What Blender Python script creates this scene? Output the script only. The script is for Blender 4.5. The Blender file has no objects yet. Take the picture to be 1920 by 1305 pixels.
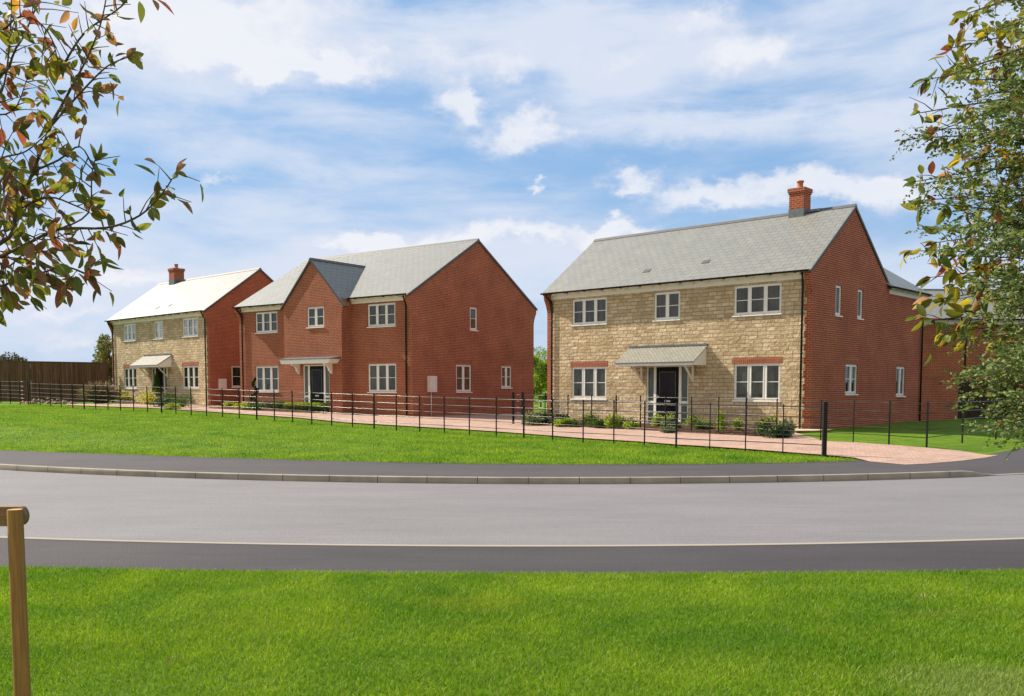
import bpy, bmesh, math, random
import numpy as np
from mathutils import Vector, Matrix, noise
from mathutils.geometry import delaunay_2d_cdt
random.seed(7); rng = np.random.default_rng(7)
scn = bpy.context.scene
COL = scn.collection
R = math.radians

# ------------------------------------------------------------------ camera model
F, CY, PIT, CH = 1728.3, 850.85, 0.071, 1.6
def ray(x, y):
    a = (x-960)/F; b = -(y-CY)/F
    c, s = math.cos(PIT), math.sin(PIT)
    return (a, c+b*s, -s+b*c)
def at_z(x, y, z):
    r = ray(x, y); t = (z-CH)/r[2]; return (r[0]*t, r[1]*t, z)
def at_y(x, y, Y):
    r = ray(x, y); t = Y/r[1]; return Vector((r[0]*t, Y, CH+r[2]*t))

# ------------------------------------------------------------------ materials
def new_mat(name):
    m = bpy.data.materials.new(name); m.use_nodes = True
    nt = m.node_tree; nt.nodes.clear()
    out = nt.nodes.new('ShaderNodeOutputMaterial')
    b = nt.nodes.new('ShaderNodeBsdfPrincipled')
    nt.links.new(b.outputs[0], out.inputs[0])
    return m, nt, b
def N(nt, t, **kw):
    n = nt.nodes.new(t)
    for k, v in kw.items():
        if k.startswith('i_'): n.inputs[k[2:].replace('_', ' ')].default_value = v
        else: setattr(n, k, v)
    return n
def ramp(nt, fac, stops):
    r = nt.nodes.new('ShaderNodeValToRGB'); nt.links.new(fac, r.inputs[0])
    el = r.color_ramp.elements
    while len(el) < len(stops): el.new(0.5)
    for e, (p, c) in zip(el, stops):
        e.position = p; e.color = (*c, 1) if len(c) == 3 else c
    return r.outputs[0]
def mixc(nt, fac, a, b, mode='MIX'):
    n = nt.nodes.new('ShaderNodeMix'); n.data_type = 'RGBA'; n.blend_type = mode
    for s, v in ((n.inputs[0], fac), (n.inputs[6], a), (n.inputs[7], b)):
        if hasattr(v, 'is_output'): nt.links.new(v, s)
        elif isinstance(v, (int, float)): s.default_value = v
        else: s.default_value = (*v, 1)
    return n.outputs[2]
def math_(nt, op, a, b=0.0, c=None):
    n = nt.nodes.new('ShaderNodeMath'); n.operation = op
    for i, v in enumerate((a, b) if c is None else (a, b, c)):
        if hasattr(v, 'is_output'): nt.links.new(v, n.inputs[i])
        else: n.inputs[i].default_value = v
    return n.outputs[0]
def noise_(nt, vec, scale, detail=4, rough=.55, dist=0, dim='3D'):
    n = nt.nodes.new('ShaderNodeTexNoise'); n.noise_dimensions = dim
    if vec is not None: nt.links.new(vec, n.inputs['Vector'])
    n.inputs['Scale'].default_value = scale; n.inputs['Detail'].default_value = detail
    n.inputs['Roughness'].default_value = rough; n.inputs['Distortion'].default_value = dist
    return n.outputs['Fac']
def bump_(nt, b, h, strength=.3, dist=.02, normal=None):
    n = nt.nodes.new('ShaderNodeBump'); n.inputs['Strength'].default_value = strength
    n.inputs['Distance'].default_value = dist; nt.links.new(h, n.inputs['Height'])
    if normal: nt.links.new(normal, n.inputs['Normal'])
    if b: nt.links.new(n.outputs[0], b.inputs['Normal'])
    return n.outputs[0]
def mapping(nt, vec, scale=(1, 1, 1), loc=(0, 0, 0), rot=(0, 0, 0)):
    n = nt.nodes.new('ShaderNodeMapping'); nt.links.new(vec, n.inputs[0])
    n.inputs['Scale'].default_value = scale; n.inputs['Location'].default_value = loc
    n.inputs['Rotation'].default_value = rot
    return n.outputs[0]
def simple(name, col, rough=.5, spec=.5, metal=0., var=.08, vs=6, bump=0, bs=40):
    m, nt, b = new_mat(name)
    tc = nt.nodes.new('ShaderNodeTexCoord')
    f = noise_(nt, tc.outputs['Object'], vs, 5)
    lo = tuple(max(0, c*(1-var*2)) for c in col); hi = tuple(min(1, c*(1+var*1.4)) for c in col)
    nt.links.new(ramp(nt, f, [(.3, lo), (.7, hi)]), b.inputs['Base Color'])
    b.inputs['Roughness'].default_value = rough; b.inputs['Metallic'].default_value = metal
    b.inputs['Specular IOR Level'].default_value = spec
    if bump: bump_(nt, b, noise_(nt, tc.outputs['Object'], bs, 4), bump, .01)
    return m
def brick_mat(name, c1, c2, mortar, bw=.225, bh=.075, ms=.013, bump=.5, soldier=False, dark=.5, seed=0):
    m, nt, b = new_mat(name)
    tc = nt.nodes.new('ShaderNodeTexCoord')
    vec = mapping(nt, tc.outputs['UV'], loc=(seed*3.3, 0, 0))
    if soldier: bw, bh = .075, .225
    t = nt.nodes.new('ShaderNodeTexBrick'); nt.links.new(vec, t.inputs[0])
    t.offset = .5 if not soldier else 0; t.inputs['Scale'].default_value = 1
    t.inputs['Brick Width'].default_value = bw; t.inputs['Row Height'].default_value = bh
    t.inputs['Mortar Size'].default_value = ms; t.inputs['Mortar Smooth'].default_value = .2
    t.inputs['Bias'].default_value = 0
    t.inputs['Color1'].default_value = (*c1, 1); t.inputs['Color2'].default_value = (*c2, 1)
    t.inputs['Mortar'].default_value = (*mortar, 1)
    n1 = noise_(nt, vec, .9, 5, .6)
    n2 = noise_(nt, mapping(nt, vec, (5, 14, 1)), 1., 2)
    n3 = noise_(nt, vec, 60, 2)
    c = mixc(nt, 1., t.outputs['Color'], ramp(nt, n1, [(.3, (.80, .78, .78)), (.7, (1.12, 1.12, 1.10))]), 'MULTIPLY')
    c = mixc(nt, .8, c, ramp(nt, n2, [(.3, (.80, .76, .76)), (.5, (1, 1, 1)), (.7, (1.14, 1.10, 1.06))]), 'MULTIPLY')
    c = mixc(nt, .4, c, ramp(nt, n3, [(.3, (.8, .8, .8)), (.7, (1.2, 1.2, 1.2))]), 'MULTIPLY')
    nt.links.new(c, b.inputs['Base Color'])
    b.inputs['Roughness'].default_value = .88; b.inputs['Specular IOR Level'].default_value = .25
    h = math_(nt, 'SUBTRACT', math_(nt, 'MULTIPLY', n3, .25), t.outputs['Fac'])
    bump_(nt, b, h, bump, .008)
    return m
def stone_mat(name, c1, c2, c3, mortar):
    m, nt, b = new_mat(name)
    tc = nt.nodes.new('ShaderNodeTexCoord')
    uv = tc.outputs['UV']
    wob = nt.nodes.new('ShaderNodeTexNoise'); nt.links.new(uv, wob.inputs['Vector']); wob.inputs['Scale'].default_value = 3.5
    wsub = nt.nodes.new('ShaderNodeVectorMath'); wsub.operation = 'MULTIPLY_ADD'
    nt.links.new(wob.outputs['Color'], wsub.inputs[0]); wsub.inputs[1].default_value = (.018, .012, 0); nt.links.new(uv, wsub.inputs[2])
    v = wsub.outputs[0]
    t = nt.nodes.new('ShaderNodeTexBrick'); nt.links.new(v, t.inputs[0])
    t.offset = .43; t.offset_frequency = 2; t.squash = 1.35; t.squash_frequency = 3
    t.inputs['Scale'].default_value = 1; t.inputs['Brick Width'].default_value = .33; t.inputs['Row Height'].default_value = .137
    t.inputs['Mortar Size'].default_value = .015; t.inputs['Mortar Smooth'].default_value = .5
    t.inputs['Color1'].default_value = (0, 0, 0, 1); t.inputs['Color2'].default_value = (1, 1, 1, 1); t.inputs['Mortar'].default_value = (.5, .5, .5, 1)
    c = ramp(nt, t.outputs['Color'], [(0, c1), (.5, c2), (1, c3)])
    n1 = noise_(nt, v, 1.1, 5, .6); n2 = noise_(nt, v, 9, 5, .65)
    c = mixc(nt, 1., c, ramp(nt, n1, [(.3, (.82, .80, .76)), (.7, (1.12, 1.10, 1.06))]), 'MULTIPLY')
    c = mixc(nt, .8, c, ramp(nt, n2, [(.3, (.70, .68, .64)), (.7, (1.2, 1.2, 1.2))]), 'MULTIPLY')
    c = mixc(nt, math_(nt, 'MULTIPLY', t.outputs['Fac'], .85), c, mortar)
    nt.links.new(c, b.inputs['Base Color'])
    b.inputs['Roughness'].default_value = .92; b.inputs['Specular IOR Level'].default_value = .2
    # rock-faced relief : pillowed stones + chipping
    vor = nt.nodes.new('ShaderNodeTexVoronoi'); nt.links.new(mapping(nt, v, (5.5, 8.5, 1)), vor.inputs['Vector']); vor.inputs['Scale'].default_value = 1
    h = math_(nt, 'SUBTRACT', math_(nt, 'ADD', math_(nt, 'MULTIPLY', n2, 1.3), math_(nt, 'MULTIPLY', vor.outputs['Distance'], .55)), math_(nt, 'MULTIPLY', t.outputs['Fac'], 1.0))
    bump_(nt, b, h, .7, .035)
    return m
def slate_mat(name, c1, c2, line, rough=.42, bw=.36, bh=.24, spec=.5):
    m, nt, b = new_mat(name)
    tc = nt.nodes.new('ShaderNodeTexCoord'); uv = tc.outputs['UV']
    t = nt.nodes.new('ShaderNodeTexBrick'); nt.links.new(uv, t.inputs[0])
    t.offset = .5; t.inputs['Scale'].default_value = 1
    t.inputs['Brick Width'].default_value = bw; t.inputs['Row Height'].default_value = bh
    t.inputs['Mortar Size'].default_value = .009; t.inputs['Mortar Smooth'].default_value = .1; t.inputs['Bias'].default_value = 0
    t.inputs['Color1'].default_value = (*c1, 1); t.inputs['Color2'].default_value = (*c2, 1); t.inputs['Mortar'].default_value = (*line, 1)
    n1 = noise_(nt, uv, 1.3, 5, .6); n2 = noise_(nt, mapping(nt, uv, (1, .4, 1)), 14, 4)
    c = mixc(nt, .55, t.outputs['Color'], ramp(nt, n1, [(.3, (.86, .87, .88)), (.7, (1.1, 1.09, 1.07))]), 'MULTIPLY')
    c = mixc(nt, .5, c, ramp(nt, n2, [(.3, (.8, .8, .8)), (.7, (1.15, 1.15, 1.15))]), 'MULTIPLY')
    nt.links.new(c, b.inputs['Base Color'])
    nt.links.new(math_(nt, 'ADD', rough-.06, math_(nt, 'MULTIPLY', n1, .14)), b.inputs['Roughness'])
    b.inputs['Specular IOR Level'].default_value = spec
    # each course steps up over the one below
    sep = nt.nodes.new('ShaderNodeSeparateXYZ'); nt.links.new(uv, sep.inputs[0])
    fr = math_(nt, 'FRACT', math_(nt, 'DIVIDE', sep.outputs[1], bh))
    h = math_(nt, 'SUBTRACT', math_(nt, 'MULTIPLY', fr, -1.), math_(nt, 'MULTIPLY', t.outputs['Fac'], .7))
    h = math_(nt, 'ADD', h, math_(nt, 'MULTIPLY', n2, .25))
    bump_(nt, b, h, .5, .012)
    return m

M = {}
M['brick'] = brick_mat('red_brick', (.335, .066, .028), (.265, .052, .024), (.44, .22, .135), seed=0)
M['brick_b'] = brick_mat('red_brick_mid_house', (.335, .076, .034), (.265, .060, .028), (.44, .24, .15), seed=1)
M['soldier'] = brick_mat('soldier_brick', (.36, .085, .040), (.29, .065, .034), (.38, .21, .14), soldier=True)
M['stone'] = stone_mat('cotswold_stone', (.50, .38, .235), (.61, .485, .315), (.72, .60, .425), (.31, .24, .165))
M['slate'] = slate_mat('grey_slate_tiles', (.240, .238, .208), (.218, .216, .190), (.105, .105, .098), rough=.44, spec=.6)
M['slate_small'] = slate_mat('grey_canopy_tiles', (.33, .325, .265), (.27, .268, .22), (.07, .07, .07), rough=.42, bw=.16, bh=.085)
M['ridge'] = simple('ridge_tile', (.10, .10, .10), .6, var=.1)
M['white'] = simple('white_upvc', (.86, .85, .82), .35, var=.02)
M['cream'] = simple('cream_paint', (.84, .81, .76), .45, var=.03)
M['black'] = simple('black_plastic', (.010, .010, .011), .4, spec=.22, var=.1)
M['verge'] = simple('dark_verge', (.045, .048, .052), .55, var=.1)
M['lead'] = simple('lead_flashing', (.14, .15, .16), .5, var=.15)
M['terracotta'] = simple('terracotta_pot', (.42, .13, .06), .7, var=.12)
M['door'] = simple('black_door_paint', (.008, .008, .009), .35, spec=.1, var=.1)
M['brass'] = simple('chrome', (.55, .56, .52), .25, metal=1., var=.03)
M['iron'] = simple('black_iron', (.012, .011, .010), .55, var=.2, vs=20, spec=.3)
M['iron_rail'] = simple('black_iron_bar', (.020, .018, .016), .28, var=.2, vs=20, spec=.8)
M['meter'] = simple('meter_box_white', (.74, .66, .61), .5, var=.03)

def glass_mat(name, tint, spec=.9, var=1.0):
    m, nt, b = new_mat(name)
    tc = nt.nodes.new('ShaderNodeTexCoord')
    f = noise_(nt, mapping(nt, tc.outputs['Object'], (2.6, 2.6, .8)), 1.3, 3)
    nt.links.new(ramp(nt, f, [(.35, tuple(c*.12 for c in tint)), (.65, tint)]), b.inputs['Base Color'])
    b.inputs['Roughness'].default_value = .04; b.inputs['Specular IOR Level'].default_value = spec
    b.inputs['IOR'].default_value = 1.6
    bump_(nt, b, noise_(nt, tc.outputs['Object'], 1.5, 1), .05, .01)
    return m
M['glass'] = glass_mat('window_glass', (.050, .058, .036), spec=.6)
M['glass_up'] = glass_mat('upper_window_glass', (.05, .055, .047), spec=.6)
M['glass_bright'] = glass_mat('painted_sky_reflection_glass', (.55, .58, .56))  # bright sky reflection painted into the pane's base colour
M['glass_dark'] = glass_mat('door_glazing', (.012, .012, .010), spec=.15)
M['frost'] = simple('frosted_glass', (.085, .11, .095), .2, spec=.6, var=.1)

def grass_ground(name, a, b_, c_):
    m, nt, b = new_mat(name)
    g = nt.nodes.new('ShaderNodeNewGeometry'); v = g.outputs['Position']
    n0 = noise_(nt, v, .35, 4, .6); n1 = noise_(nt, v, 2.2, 5, .65); n2 = noise_(nt, mapping(nt, v, (1, 1, 1)), 38, 4, .7)
    c = ramp(nt, n1, [(.28, a), (.52, b_), (.76, c_)])
    c = mixc(nt, .9, c, ramp(nt, n0, [(.3, (.78, .86, .9)), (.7, (1.25, 1.12, 1.0))]), 'MULTIPLY')
    c = mixc(nt, .85, c, ramp(nt, n2, [(.25, (.45, .5, .4)), (.5, (1, 1, 1)), (.75, (1.5, 1.4, 1.5))]), 'MULTIPLY')
    nt.links.new(c, b.inputs['Base Color'])
    b.inputs['Roughness'].default_value = .85; b.inputs['Specular IOR Level'].default_value = .15
    bump_(nt, b, n2, .9, .05)
    return m
M['lawn'] = grass_ground('lawn', (.075, .15, .007), (.125, .23, .009), (.185, .29, .016))
def asphalt(name, c, var, speck):
    m, nt, b = new_mat(name)
    g = nt.nodes.new('ShaderNodeNewGeometry'); v = g.outputs['Position']
    n0 = noise_(nt, mapping(nt, v, (.35, .9, 1)), 1.0, 5, .6); n1 = noise_(nt, v, 48, 5, .85); n3 = noise_(nt, mapping(nt, v, (.6, 5, 1)), 1.6, 4, .6)
    vor = nt.nodes.new('ShaderNodeTexVoronoi'); nt.links.new(v, vor.inputs['Vector']); vor.inputs['Scale'].default_value = 75
    col = mixc(nt, 1., c, ramp(nt, n0, [(.3, (1-var,)*3), (.7, (1+var, 1+var*.95, 1+var*.95))]), 'MULTIPLY')
    col = mixc(nt, 1., col, ramp(nt, n3, [(.3, (1-var*.6,)*3), (.7, (1+var*.6,)*3)]), 'MULTIPLY')
    col = mixc(nt, 1., col, ramp(nt, n1, [(.25, (1-speck,)*3), (.75, (1+speck,)*3)]), 'MULTIPLY')
    col = mixc(nt, .5, col, ramp(nt, vor.outputs['Distance'], [(.0, (1.25,)*3), (.5, (.8,)*3)]), 'MULTIPLY')
    nt.links.new(col, b.inputs['Base Color'])
    b.inputs['Roughness'].default_value = .82; b.inputs['Specular IOR Level'].default_value = .35
    bump_(nt, b, math_(nt, 'ADD', n1, vor.outputs['Distance']), .45, .008)
    return m
M['road'] = asphalt('road_asphalt', (.208, .199, .203), .09, .32)
M['foot'] = asphalt('footway_tarmac', (.056, .049, .051), .18, .6)
M['foot_far'] = asphalt('footway_tarmac_far', (.074, .065, .066), .12, .4)
def kerb_mat():
    m, nt, b = new_mat('concrete_kerb')
    tc = nt.nodes.new('ShaderNodeTexCoord'); uv = tc.outputs['UV']
    sep = nt.nodes.new('ShaderNodeSeparateXYZ'); nt.links.new(uv, sep.inputs[0])
    fr = math_(nt, 'FRACT', math_(nt, 'DIVIDE', sep.outputs[0], .915))
    j = math_(nt, 'LESS_THAN', fr, .016)
    n1 = noise_(nt, uv, 3, 5); n2 = noise_(nt, uv, 60, 3); n3 = noise_(nt, mapping(nt, uv, (1.1, .0, 1)), 1, 0)
    c = ramp(nt, n1, [(.3, (.27, .24, .185)), (.7, (.38, .34, .265))])
    c = mixc(nt, .6, c, ramp(nt, n2, [(.3, (.8,)*3), (.7, (1.15,)*3)]), 'MULTIPLY')
    c = mixc(nt, .8, c, ramp(nt, n3, [(.3, (.8, .8, .8)), (.7, (1.15, 1.13, 1.1))]), 'MULTIPLY')
    c = mixc(nt, j, c, (.07, .065, .055))
    nt.links.new(c, b.inputs['Base Color']); b.inputs['Roughness'].default_value = .85
    bump_(nt, b, n2, .3, .006)
    return m
M['kerb'] = kerb_mat()
def paving():
    m, nt, b = new_mat('block_paving')
    g = nt.nodes.new('ShaderNodeNewGeometry')
    v = mapping(nt, g.outputs['Position'], rot=(0, 0, R(20)))
    t = nt.nodes.new('ShaderNodeTexBrick'); nt.links.new(v, t.inputs[0])
    t.offset = .5; t.inputs['Scale'].default_value = 1; t.inputs['Brick Width'].default_value = .21; t.inputs['Row Height'].default_value = .105
    t.inputs['Mortar Size'].default_value = .006; t.inputs['Bias'].default_value = 0
    t.inputs['Color1'].default_value = (.50, .325, .245, 1); t.inputs['Color2'].default_value = (.41, .28, .215, 1); t.inputs['Mortar'].default_value = (.30, .21, .16, 1)
    n1 = noise_(nt, v, .8, 5, .6); n2 = noise_(nt, mapping(nt, v, (5, 9, 1)), 1, 1)
    c = mixc(nt, 1, t.outputs['Color'], ramp(nt, n1, [(.3, (.84, .84, .86)), (.7, (1.12, 1.12, 1.12))]), 'MULTIPLY')
    c = mixc(nt, .8, c, ramp(nt, n2, [(.3, (.78, .76, .78)), (.7, (1.2, 1.18, 1.15))]), 'MULTIPLY')
    nt.links.new(c, b.inputs['Base Color']); b.inputs['Roughness'].default_value = .85; b.inputs['Specular IOR Level'].default_value = .3
    bump_(nt, b, math_(nt, 'MULTIPLY', t.outputs['Fac'], -1), .5, .006)
    return m
M['paving'] = paving()
M['slab'] = simple('sandstone_slab', (.55, .42, .24), .85, var=.12, vs=3, bump=.3)
M['soil'] = simple('bark_soil', (.085, .045, .030), .95, spec=.1, var=.45, vs=9, bump=1., bs=45)
def wood_mat(name, a, b_, scale=(9, 9, .6), board=None, rough=.8):
    m, nt, b = new_mat(name)
    tc = nt.nodes.new('ShaderNodeTexCoord'); v = tc.outputs['Object']
    n1 = noise_(nt, mapping(nt, v, scale), 2.0, 5, .6, .4); n2 = noise_(nt, mapping(nt, v, (scale[0]*5, scale[1]*5, scale[2]*2)), 2.0, 3)
    c = ramp(nt, n1, [(.3, a), (.7, b_)])
    c = mixc(nt, .5, c, ramp(nt, n2, [(.3, (.75,)*3), (.7, (1.2,)*3)]), 'MULTIPLY')
    if board:
        sep = nt.nodes.new('ShaderNodeSeparateXYZ'); nt.links.new(tc.outputs['UV'], sep.inputs[0])
        q = math_(nt, 'DIVIDE', sep.outputs[0], board)
        fl = math_(nt, 'FLOOR', q); wn = nt.nodes.new('ShaderNodeTexWhiteNoise'); wn.noise_dimensions = '1D'; nt.links.new(fl, wn.inputs['W'])
        c = mixc(nt, .9, c, ramp(nt, wn.outputs['Value'], [(0, (.70, .68, .66)), (1, (1.25, 1.22, 1.2))]), 'MULTIPLY')
        c = mixc(nt, math_(nt, 'LESS_THAN', math_(nt, 'FRACT', q), .08), c, (.02, .012, .008))
    nt.links.new(c, b.inputs['Base Color']); b.inputs['Roughness'].default_value = rough
    b.inputs['Specular IOR Level'].default_value = .25
    bump_(nt, b, n2, .4, .004)
    return m
M['fence_wood'] = wood_mat('brown_fence_boards', (.11, .062, .034), (.19, .112, .064), (3, 3, .5), board=.135)
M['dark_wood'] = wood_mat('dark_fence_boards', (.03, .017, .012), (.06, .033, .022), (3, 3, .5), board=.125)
def stake_mat(name, a, b_, axis):
    m, nt, b = new_mat(name)
    tc = nt.nodes.new('ShaderNodeTexCoord'); v = tc.outputs['Object']
    sc = (26, 26, 1.2) if axis == 'z' else (1.2, 26, 26)
    n1 = noise_(nt, mapping(nt, v, sc), 1.4, 6, .65, .6)
    n0 = noise_(nt, v, 5, 3, .5)
    n2 = noise_(nt, mapping(nt, v, tuple(s*3 for s in sc)), 1.6, 3)
    c = ramp(nt, n1, [(.25, a), (.75, b_)])
    c = mixc(nt, .8, c, ramp(nt, n0, [(.3, (.75, .72, .68)), (.7, (1.15, 1.12, 1.05))]), 'MULTIPLY')
    c = mixc(nt, .7, c, ramp(nt, n2, [(.3, (.72,)*3), (.7, (1.18,)*3)]), 'MULTIPLY')
    vor = nt.nodes.new('ShaderNodeTexVoronoi'); nt.links.new(mapping(nt, v, (6, 6, 4.2), loc=(.3, .1, .35)), vor.inputs['Vector']); vor.inputs['Scale'].default_value = 1
    k = math_(nt, 'LESS_THAN', math_(nt, 'ADD', vor.outputs['Distance'], math_(nt, 'MULTIPLY', n2, .04)), .085)
    c = mixc(nt, math_(nt, 'MULTIPLY', k, .8), c, (.035, .014, .006))
    nt.links.new(c, b.inputs['Base Color']); b.inputs['Roughness'].default_value = .7; b.inputs['Specular IOR Level'].default_value = .3
    bump_(nt, b, n1, .35, .004)
    return m
M['stake'] = stake_mat('treated_timber_stake', (.24, .115, .032), (.42, .22, .07), 'z')
M['stakecut'] = simple('sawn_timber_end', (.50, .30, .12), .8, var=.15, vs=30)
M['rail'] = stake_mat('treated_timber_rail', (.20, .115, .055), (.31, .19, .10), 'x')

def leaf_mat(name, rough=.55, trans=.45, spec=.3):
    m, nt, b = new_mat(name)
    at = nt.nodes.new('ShaderNodeAttribute'); at.attribute_name = 'leafcol'
    nt.links.new(at.outputs['Color'], b.inputs['Base Color'])
    b.inputs['Roughness'].default_value = rough; b.inputs['Specular IOR Level'].default_value = spec
    tr = nt.nodes.new('ShaderNodeBsdfTranslucent')
    nt.links.new(mixc(nt, 1., at.outputs['Color'], (1.5, 1.45, .8), 'MULTIPLY'), tr.inputs['Color'])
    mx = nt.nodes.new('ShaderNodeMixShader'); mx.inputs[0].default_value = trans
    out = [n for n in nt.nodes if n.type == 'OUTPUT_MATERIAL'][0]
    nt.links.new(b.outputs[0], mx.inputs[1]); nt.links.new(tr.outputs[0], mx.inputs[2]); nt.links.new(mx.outputs[0], out.inputs[0])
    return m
M['leaf'] = leaf_mat('leaf_broad'); M['leaf_small'] = leaf_mat('leaf_fine', .6, .3, .3); M['blade'] = leaf_mat('grass_blade', .6, .35, .25)
M['bark'] = simple('bark', (.10, .065, .045), .85, var=.3, vs=30, bump=.6, bs=60)

# ------------------------------------------------------------------ object helpers
def tag(o, label=None, cat=None, group=None, kind=None):
    if label: o['label'] = label
    if cat: o['category'] = cat
    if group: o['group'] = group
    if kind: o['kind'] = kind
    return o
def empty(name, loc=(0, 0, 0), rz=0):
    o = bpy.data.objects.new(name, None); COL.objects.link(o); o.location = loc; o.rotation_euler = (0, 0, rz)
    o.empty_display_size = .3
    return o
class MB:
    def __init__(s): s.v = []; s.f = []; s.uv = []; s.mi = []; s.sm = []
    def quad(s, pts, uv=None, mi=0, smooth=False):
        i = len(s.v); s.v += [tuple(p) for p in pts]; s.f.append(tuple(range(i, i+len(pts))))
        if uv is None:
            a = Vector(pts[1])-Vector(pts[0]); n = a.cross(Vector(pts[2])-Vector(pts[1]))
            ax = max(range(3), key=lambda k: abs(n[k]))
            k = {0: (1, 2), 1: (0, 2), 2: (0, 1)}[ax]
            uv = [(p[k[0]], p[k[1]]) for p in pts]
        s.uv += list(uv); s.mi.append(mi); s.sm.append(smooth)
    def box(s, a, b, mi=0):
        x0, x1 = sorted((a[0], b[0])); y0, y1 = sorted((a[1], b[1])); z0, z1 = sorted((a[2], b[2]))
        c = [(x0,y0,z0),(x1,y0,z0),(x1,y1,z0),(x0,y1,z0),(x0,y0,z1),(x1,y0,z1),(x1,y1,z1),(x0,y1,z1)]
        for q in ((0,3,2,1),(4,5,6,7),(0,1,5,4),(1,2,6,5),(2,3,7,6),(3,0,4,7)): s.quad([c[i] for i in q], mi=mi)
    def prism(s, poly, axis, a, b, mi=0):
        """extrude a 2D polygon (list of 2-tuples) along axis from a to b"""
        def P(p, t):
            if axis == 'x': return (t, p[0], p[1])
            if axis == 'y': return (p[0], t, p[1])
            return (p[0], p[1], t)
        n = len(poly)
        s.quad([P(p, a) for p in poly], mi=mi); s.quad([P(p, b) for p in reversed(poly)], mi=mi)
        for i in range(n):
            p, q = poly[i], poly[(i+1) % n]
            s.quad([P(q, a), P(p, a), P(p, b), P(q, b)], mi=mi)
    def tube(s, pts, r, n=8, mi=0, cap=True, smooth=True):
        pts = [Vector(p) for p in pts]; rs = r if isinstance(r, (list, tuple)) else [r]*len(pts)
        rings = []; prev = None
        for i, p in enumerate(pts):
            d = (pts[min(i+1, len(pts)-1)]-pts[max(i-1, 0)]).normalized()
            if prev is None: u = d.orthogonal().normalized()
            else: u = (prev-d*prev.dot(d)).normalized()
            prev = u; w = d.cross(u)
            rings.append([p+(u*math.cos(2*math.pi*k/n)+w*math.sin(2*math.pi*k/n))*rs[i] for k in range(n)])
        base = len(s.v)
        for rg in rings: s.v += [tuple(q) for q in rg]
        L = 0
        for i in range(len(rings)-1):
            L2 = L+(pts[i+1]-pts[i]).length
            for k in range(n):
                a = base+i*n+k; b = base+i*n+(k+1) % n
                s.f.append((a, b, b+n, a+n)); s.uv += [(k/n, L), ((k+1)/n, L), ((k+1)/n, L2), (k/n, L2)]; s.mi.append(mi); s.sm.append(smooth)
            L = L2
        if cap:
            s.f.append(tuple(base+k for k in reversed(range(n)))); s.uv += [(0, 0)]*n; s.mi.append(mi); s.sm.append(False)
            e = base+(len(rings)-1)*n
            s.f.append(tuple(e+k for k in range(n))); s.uv += [(0, 0)]*n; s.mi.append(mi); s.sm.append(False)
    def lathe(s, prof, c=(0, 0, 0), n=20, mi=0):
        base = len(s.v)
        for r, z in prof:
            for k in range(n):
                a = 2*math.pi*k/n; s.v.append((c[0]+r*math.cos(a), c[1]+r*math.sin(a), c[2]+z))
        for i in range(len(prof)-1):
            for k in range(n):
                a = base+i*n+k; b = base+i*n+(k+1) % n
                s.f.append((a, b, b+n, a+n)); s.uv += [(k/n, prof[i][1]), ((k+1)/n, prof[i][1]), ((k+1)/n, prof[i+1][1]), (k/n, prof[i+1][1])]; s.mi.append(mi); s.sm.append(True)
    def xf(s, fn): s.v = [fn(p) for p in s.v]; return s
    def build(s, name, mats, parent=None, flip=False):
        me = bpy.data.meshes.new(name); me.from_pydata(s.v, [], s.f)
        uvl = me.uv_layers.new(name='UVMap')
        uvl.data.foreach_set('uv', np.array(s.uv, dtype=np.float32).ravel())
        if not isinstance(mats, (list, tuple)): mats = [mats]
        for m in mats: me.materials.append(m)
        me.polygons.foreach_set('material_index', np.array(s.mi, dtype=np.int32))
        me.polygons.foreach_set('use_smooth', np.array(s.sm, dtype=bool))
        me.update(); me.validate()
        o = bpy.data.objects.new(name, me); COL.objects.link(o)
        if parent: o.parent = parent
        return o

# ------------------------------------------------------------------ ground curves & terrain
def par(y0, k, x0):
    def f(X):
        d = X-x0; lim = 13.
        if abs(d) <= lim: return y0+k*d*d
        return y0+k*lim*lim+2*k*lim*(abs(d)-lim)
    return f
Yg = par(7.83, .0105, .8); Yl = par(9.22, .017, .2); Yk = par(16.42, .0212, .9)
bpts = [at_z(x, y, 0) for x, y in [(0,845),(200,852),(400,859),(650,866.5),(900,871),(1100,872.5),(1300,871.5),(1500,868.5),(1631,864.5),(1664,867.5),(1697,870.5),(1740,868.5),(1800,863.5),(1850,857),(1872,852.5),(1920,843)]]
bx = [p[0] for p in bpts]; by = [p[1] for p in bpts]
def Yb(X):
    if X < bx[0]: return by[0]+(bx[0]-X)*.48
    if X > bx[-1]: return by[-1]+(X-bx[-1])*1.1
    return float(np.interp(X, bx, by))
def sst(t): t = min(1, max(0, t)); return t*t*(3-2*t)
def zf(X, Y):
    s = sst((Y-Yb(X))/4.)
    l = math.log1p(math.exp(min(20, -X-1)))if -X-1 < 20 else -X-1
    l = min(l, 45)
    return s*(.03+.018*l+.25*math.tanh(max(0, Y-22)/18))
def P(px, py, dz=0):
    r = ray(px, py); z = 0
    for _ in range(60):
        t = (z+dz-CH)/r[2]; z = z*.5+.5*zf(r[0]*t, r[1]*t)
    t = (z+dz-CH)/r[2]
    return Vector((r[0]*t, r[1]*t, z+dz))

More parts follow.
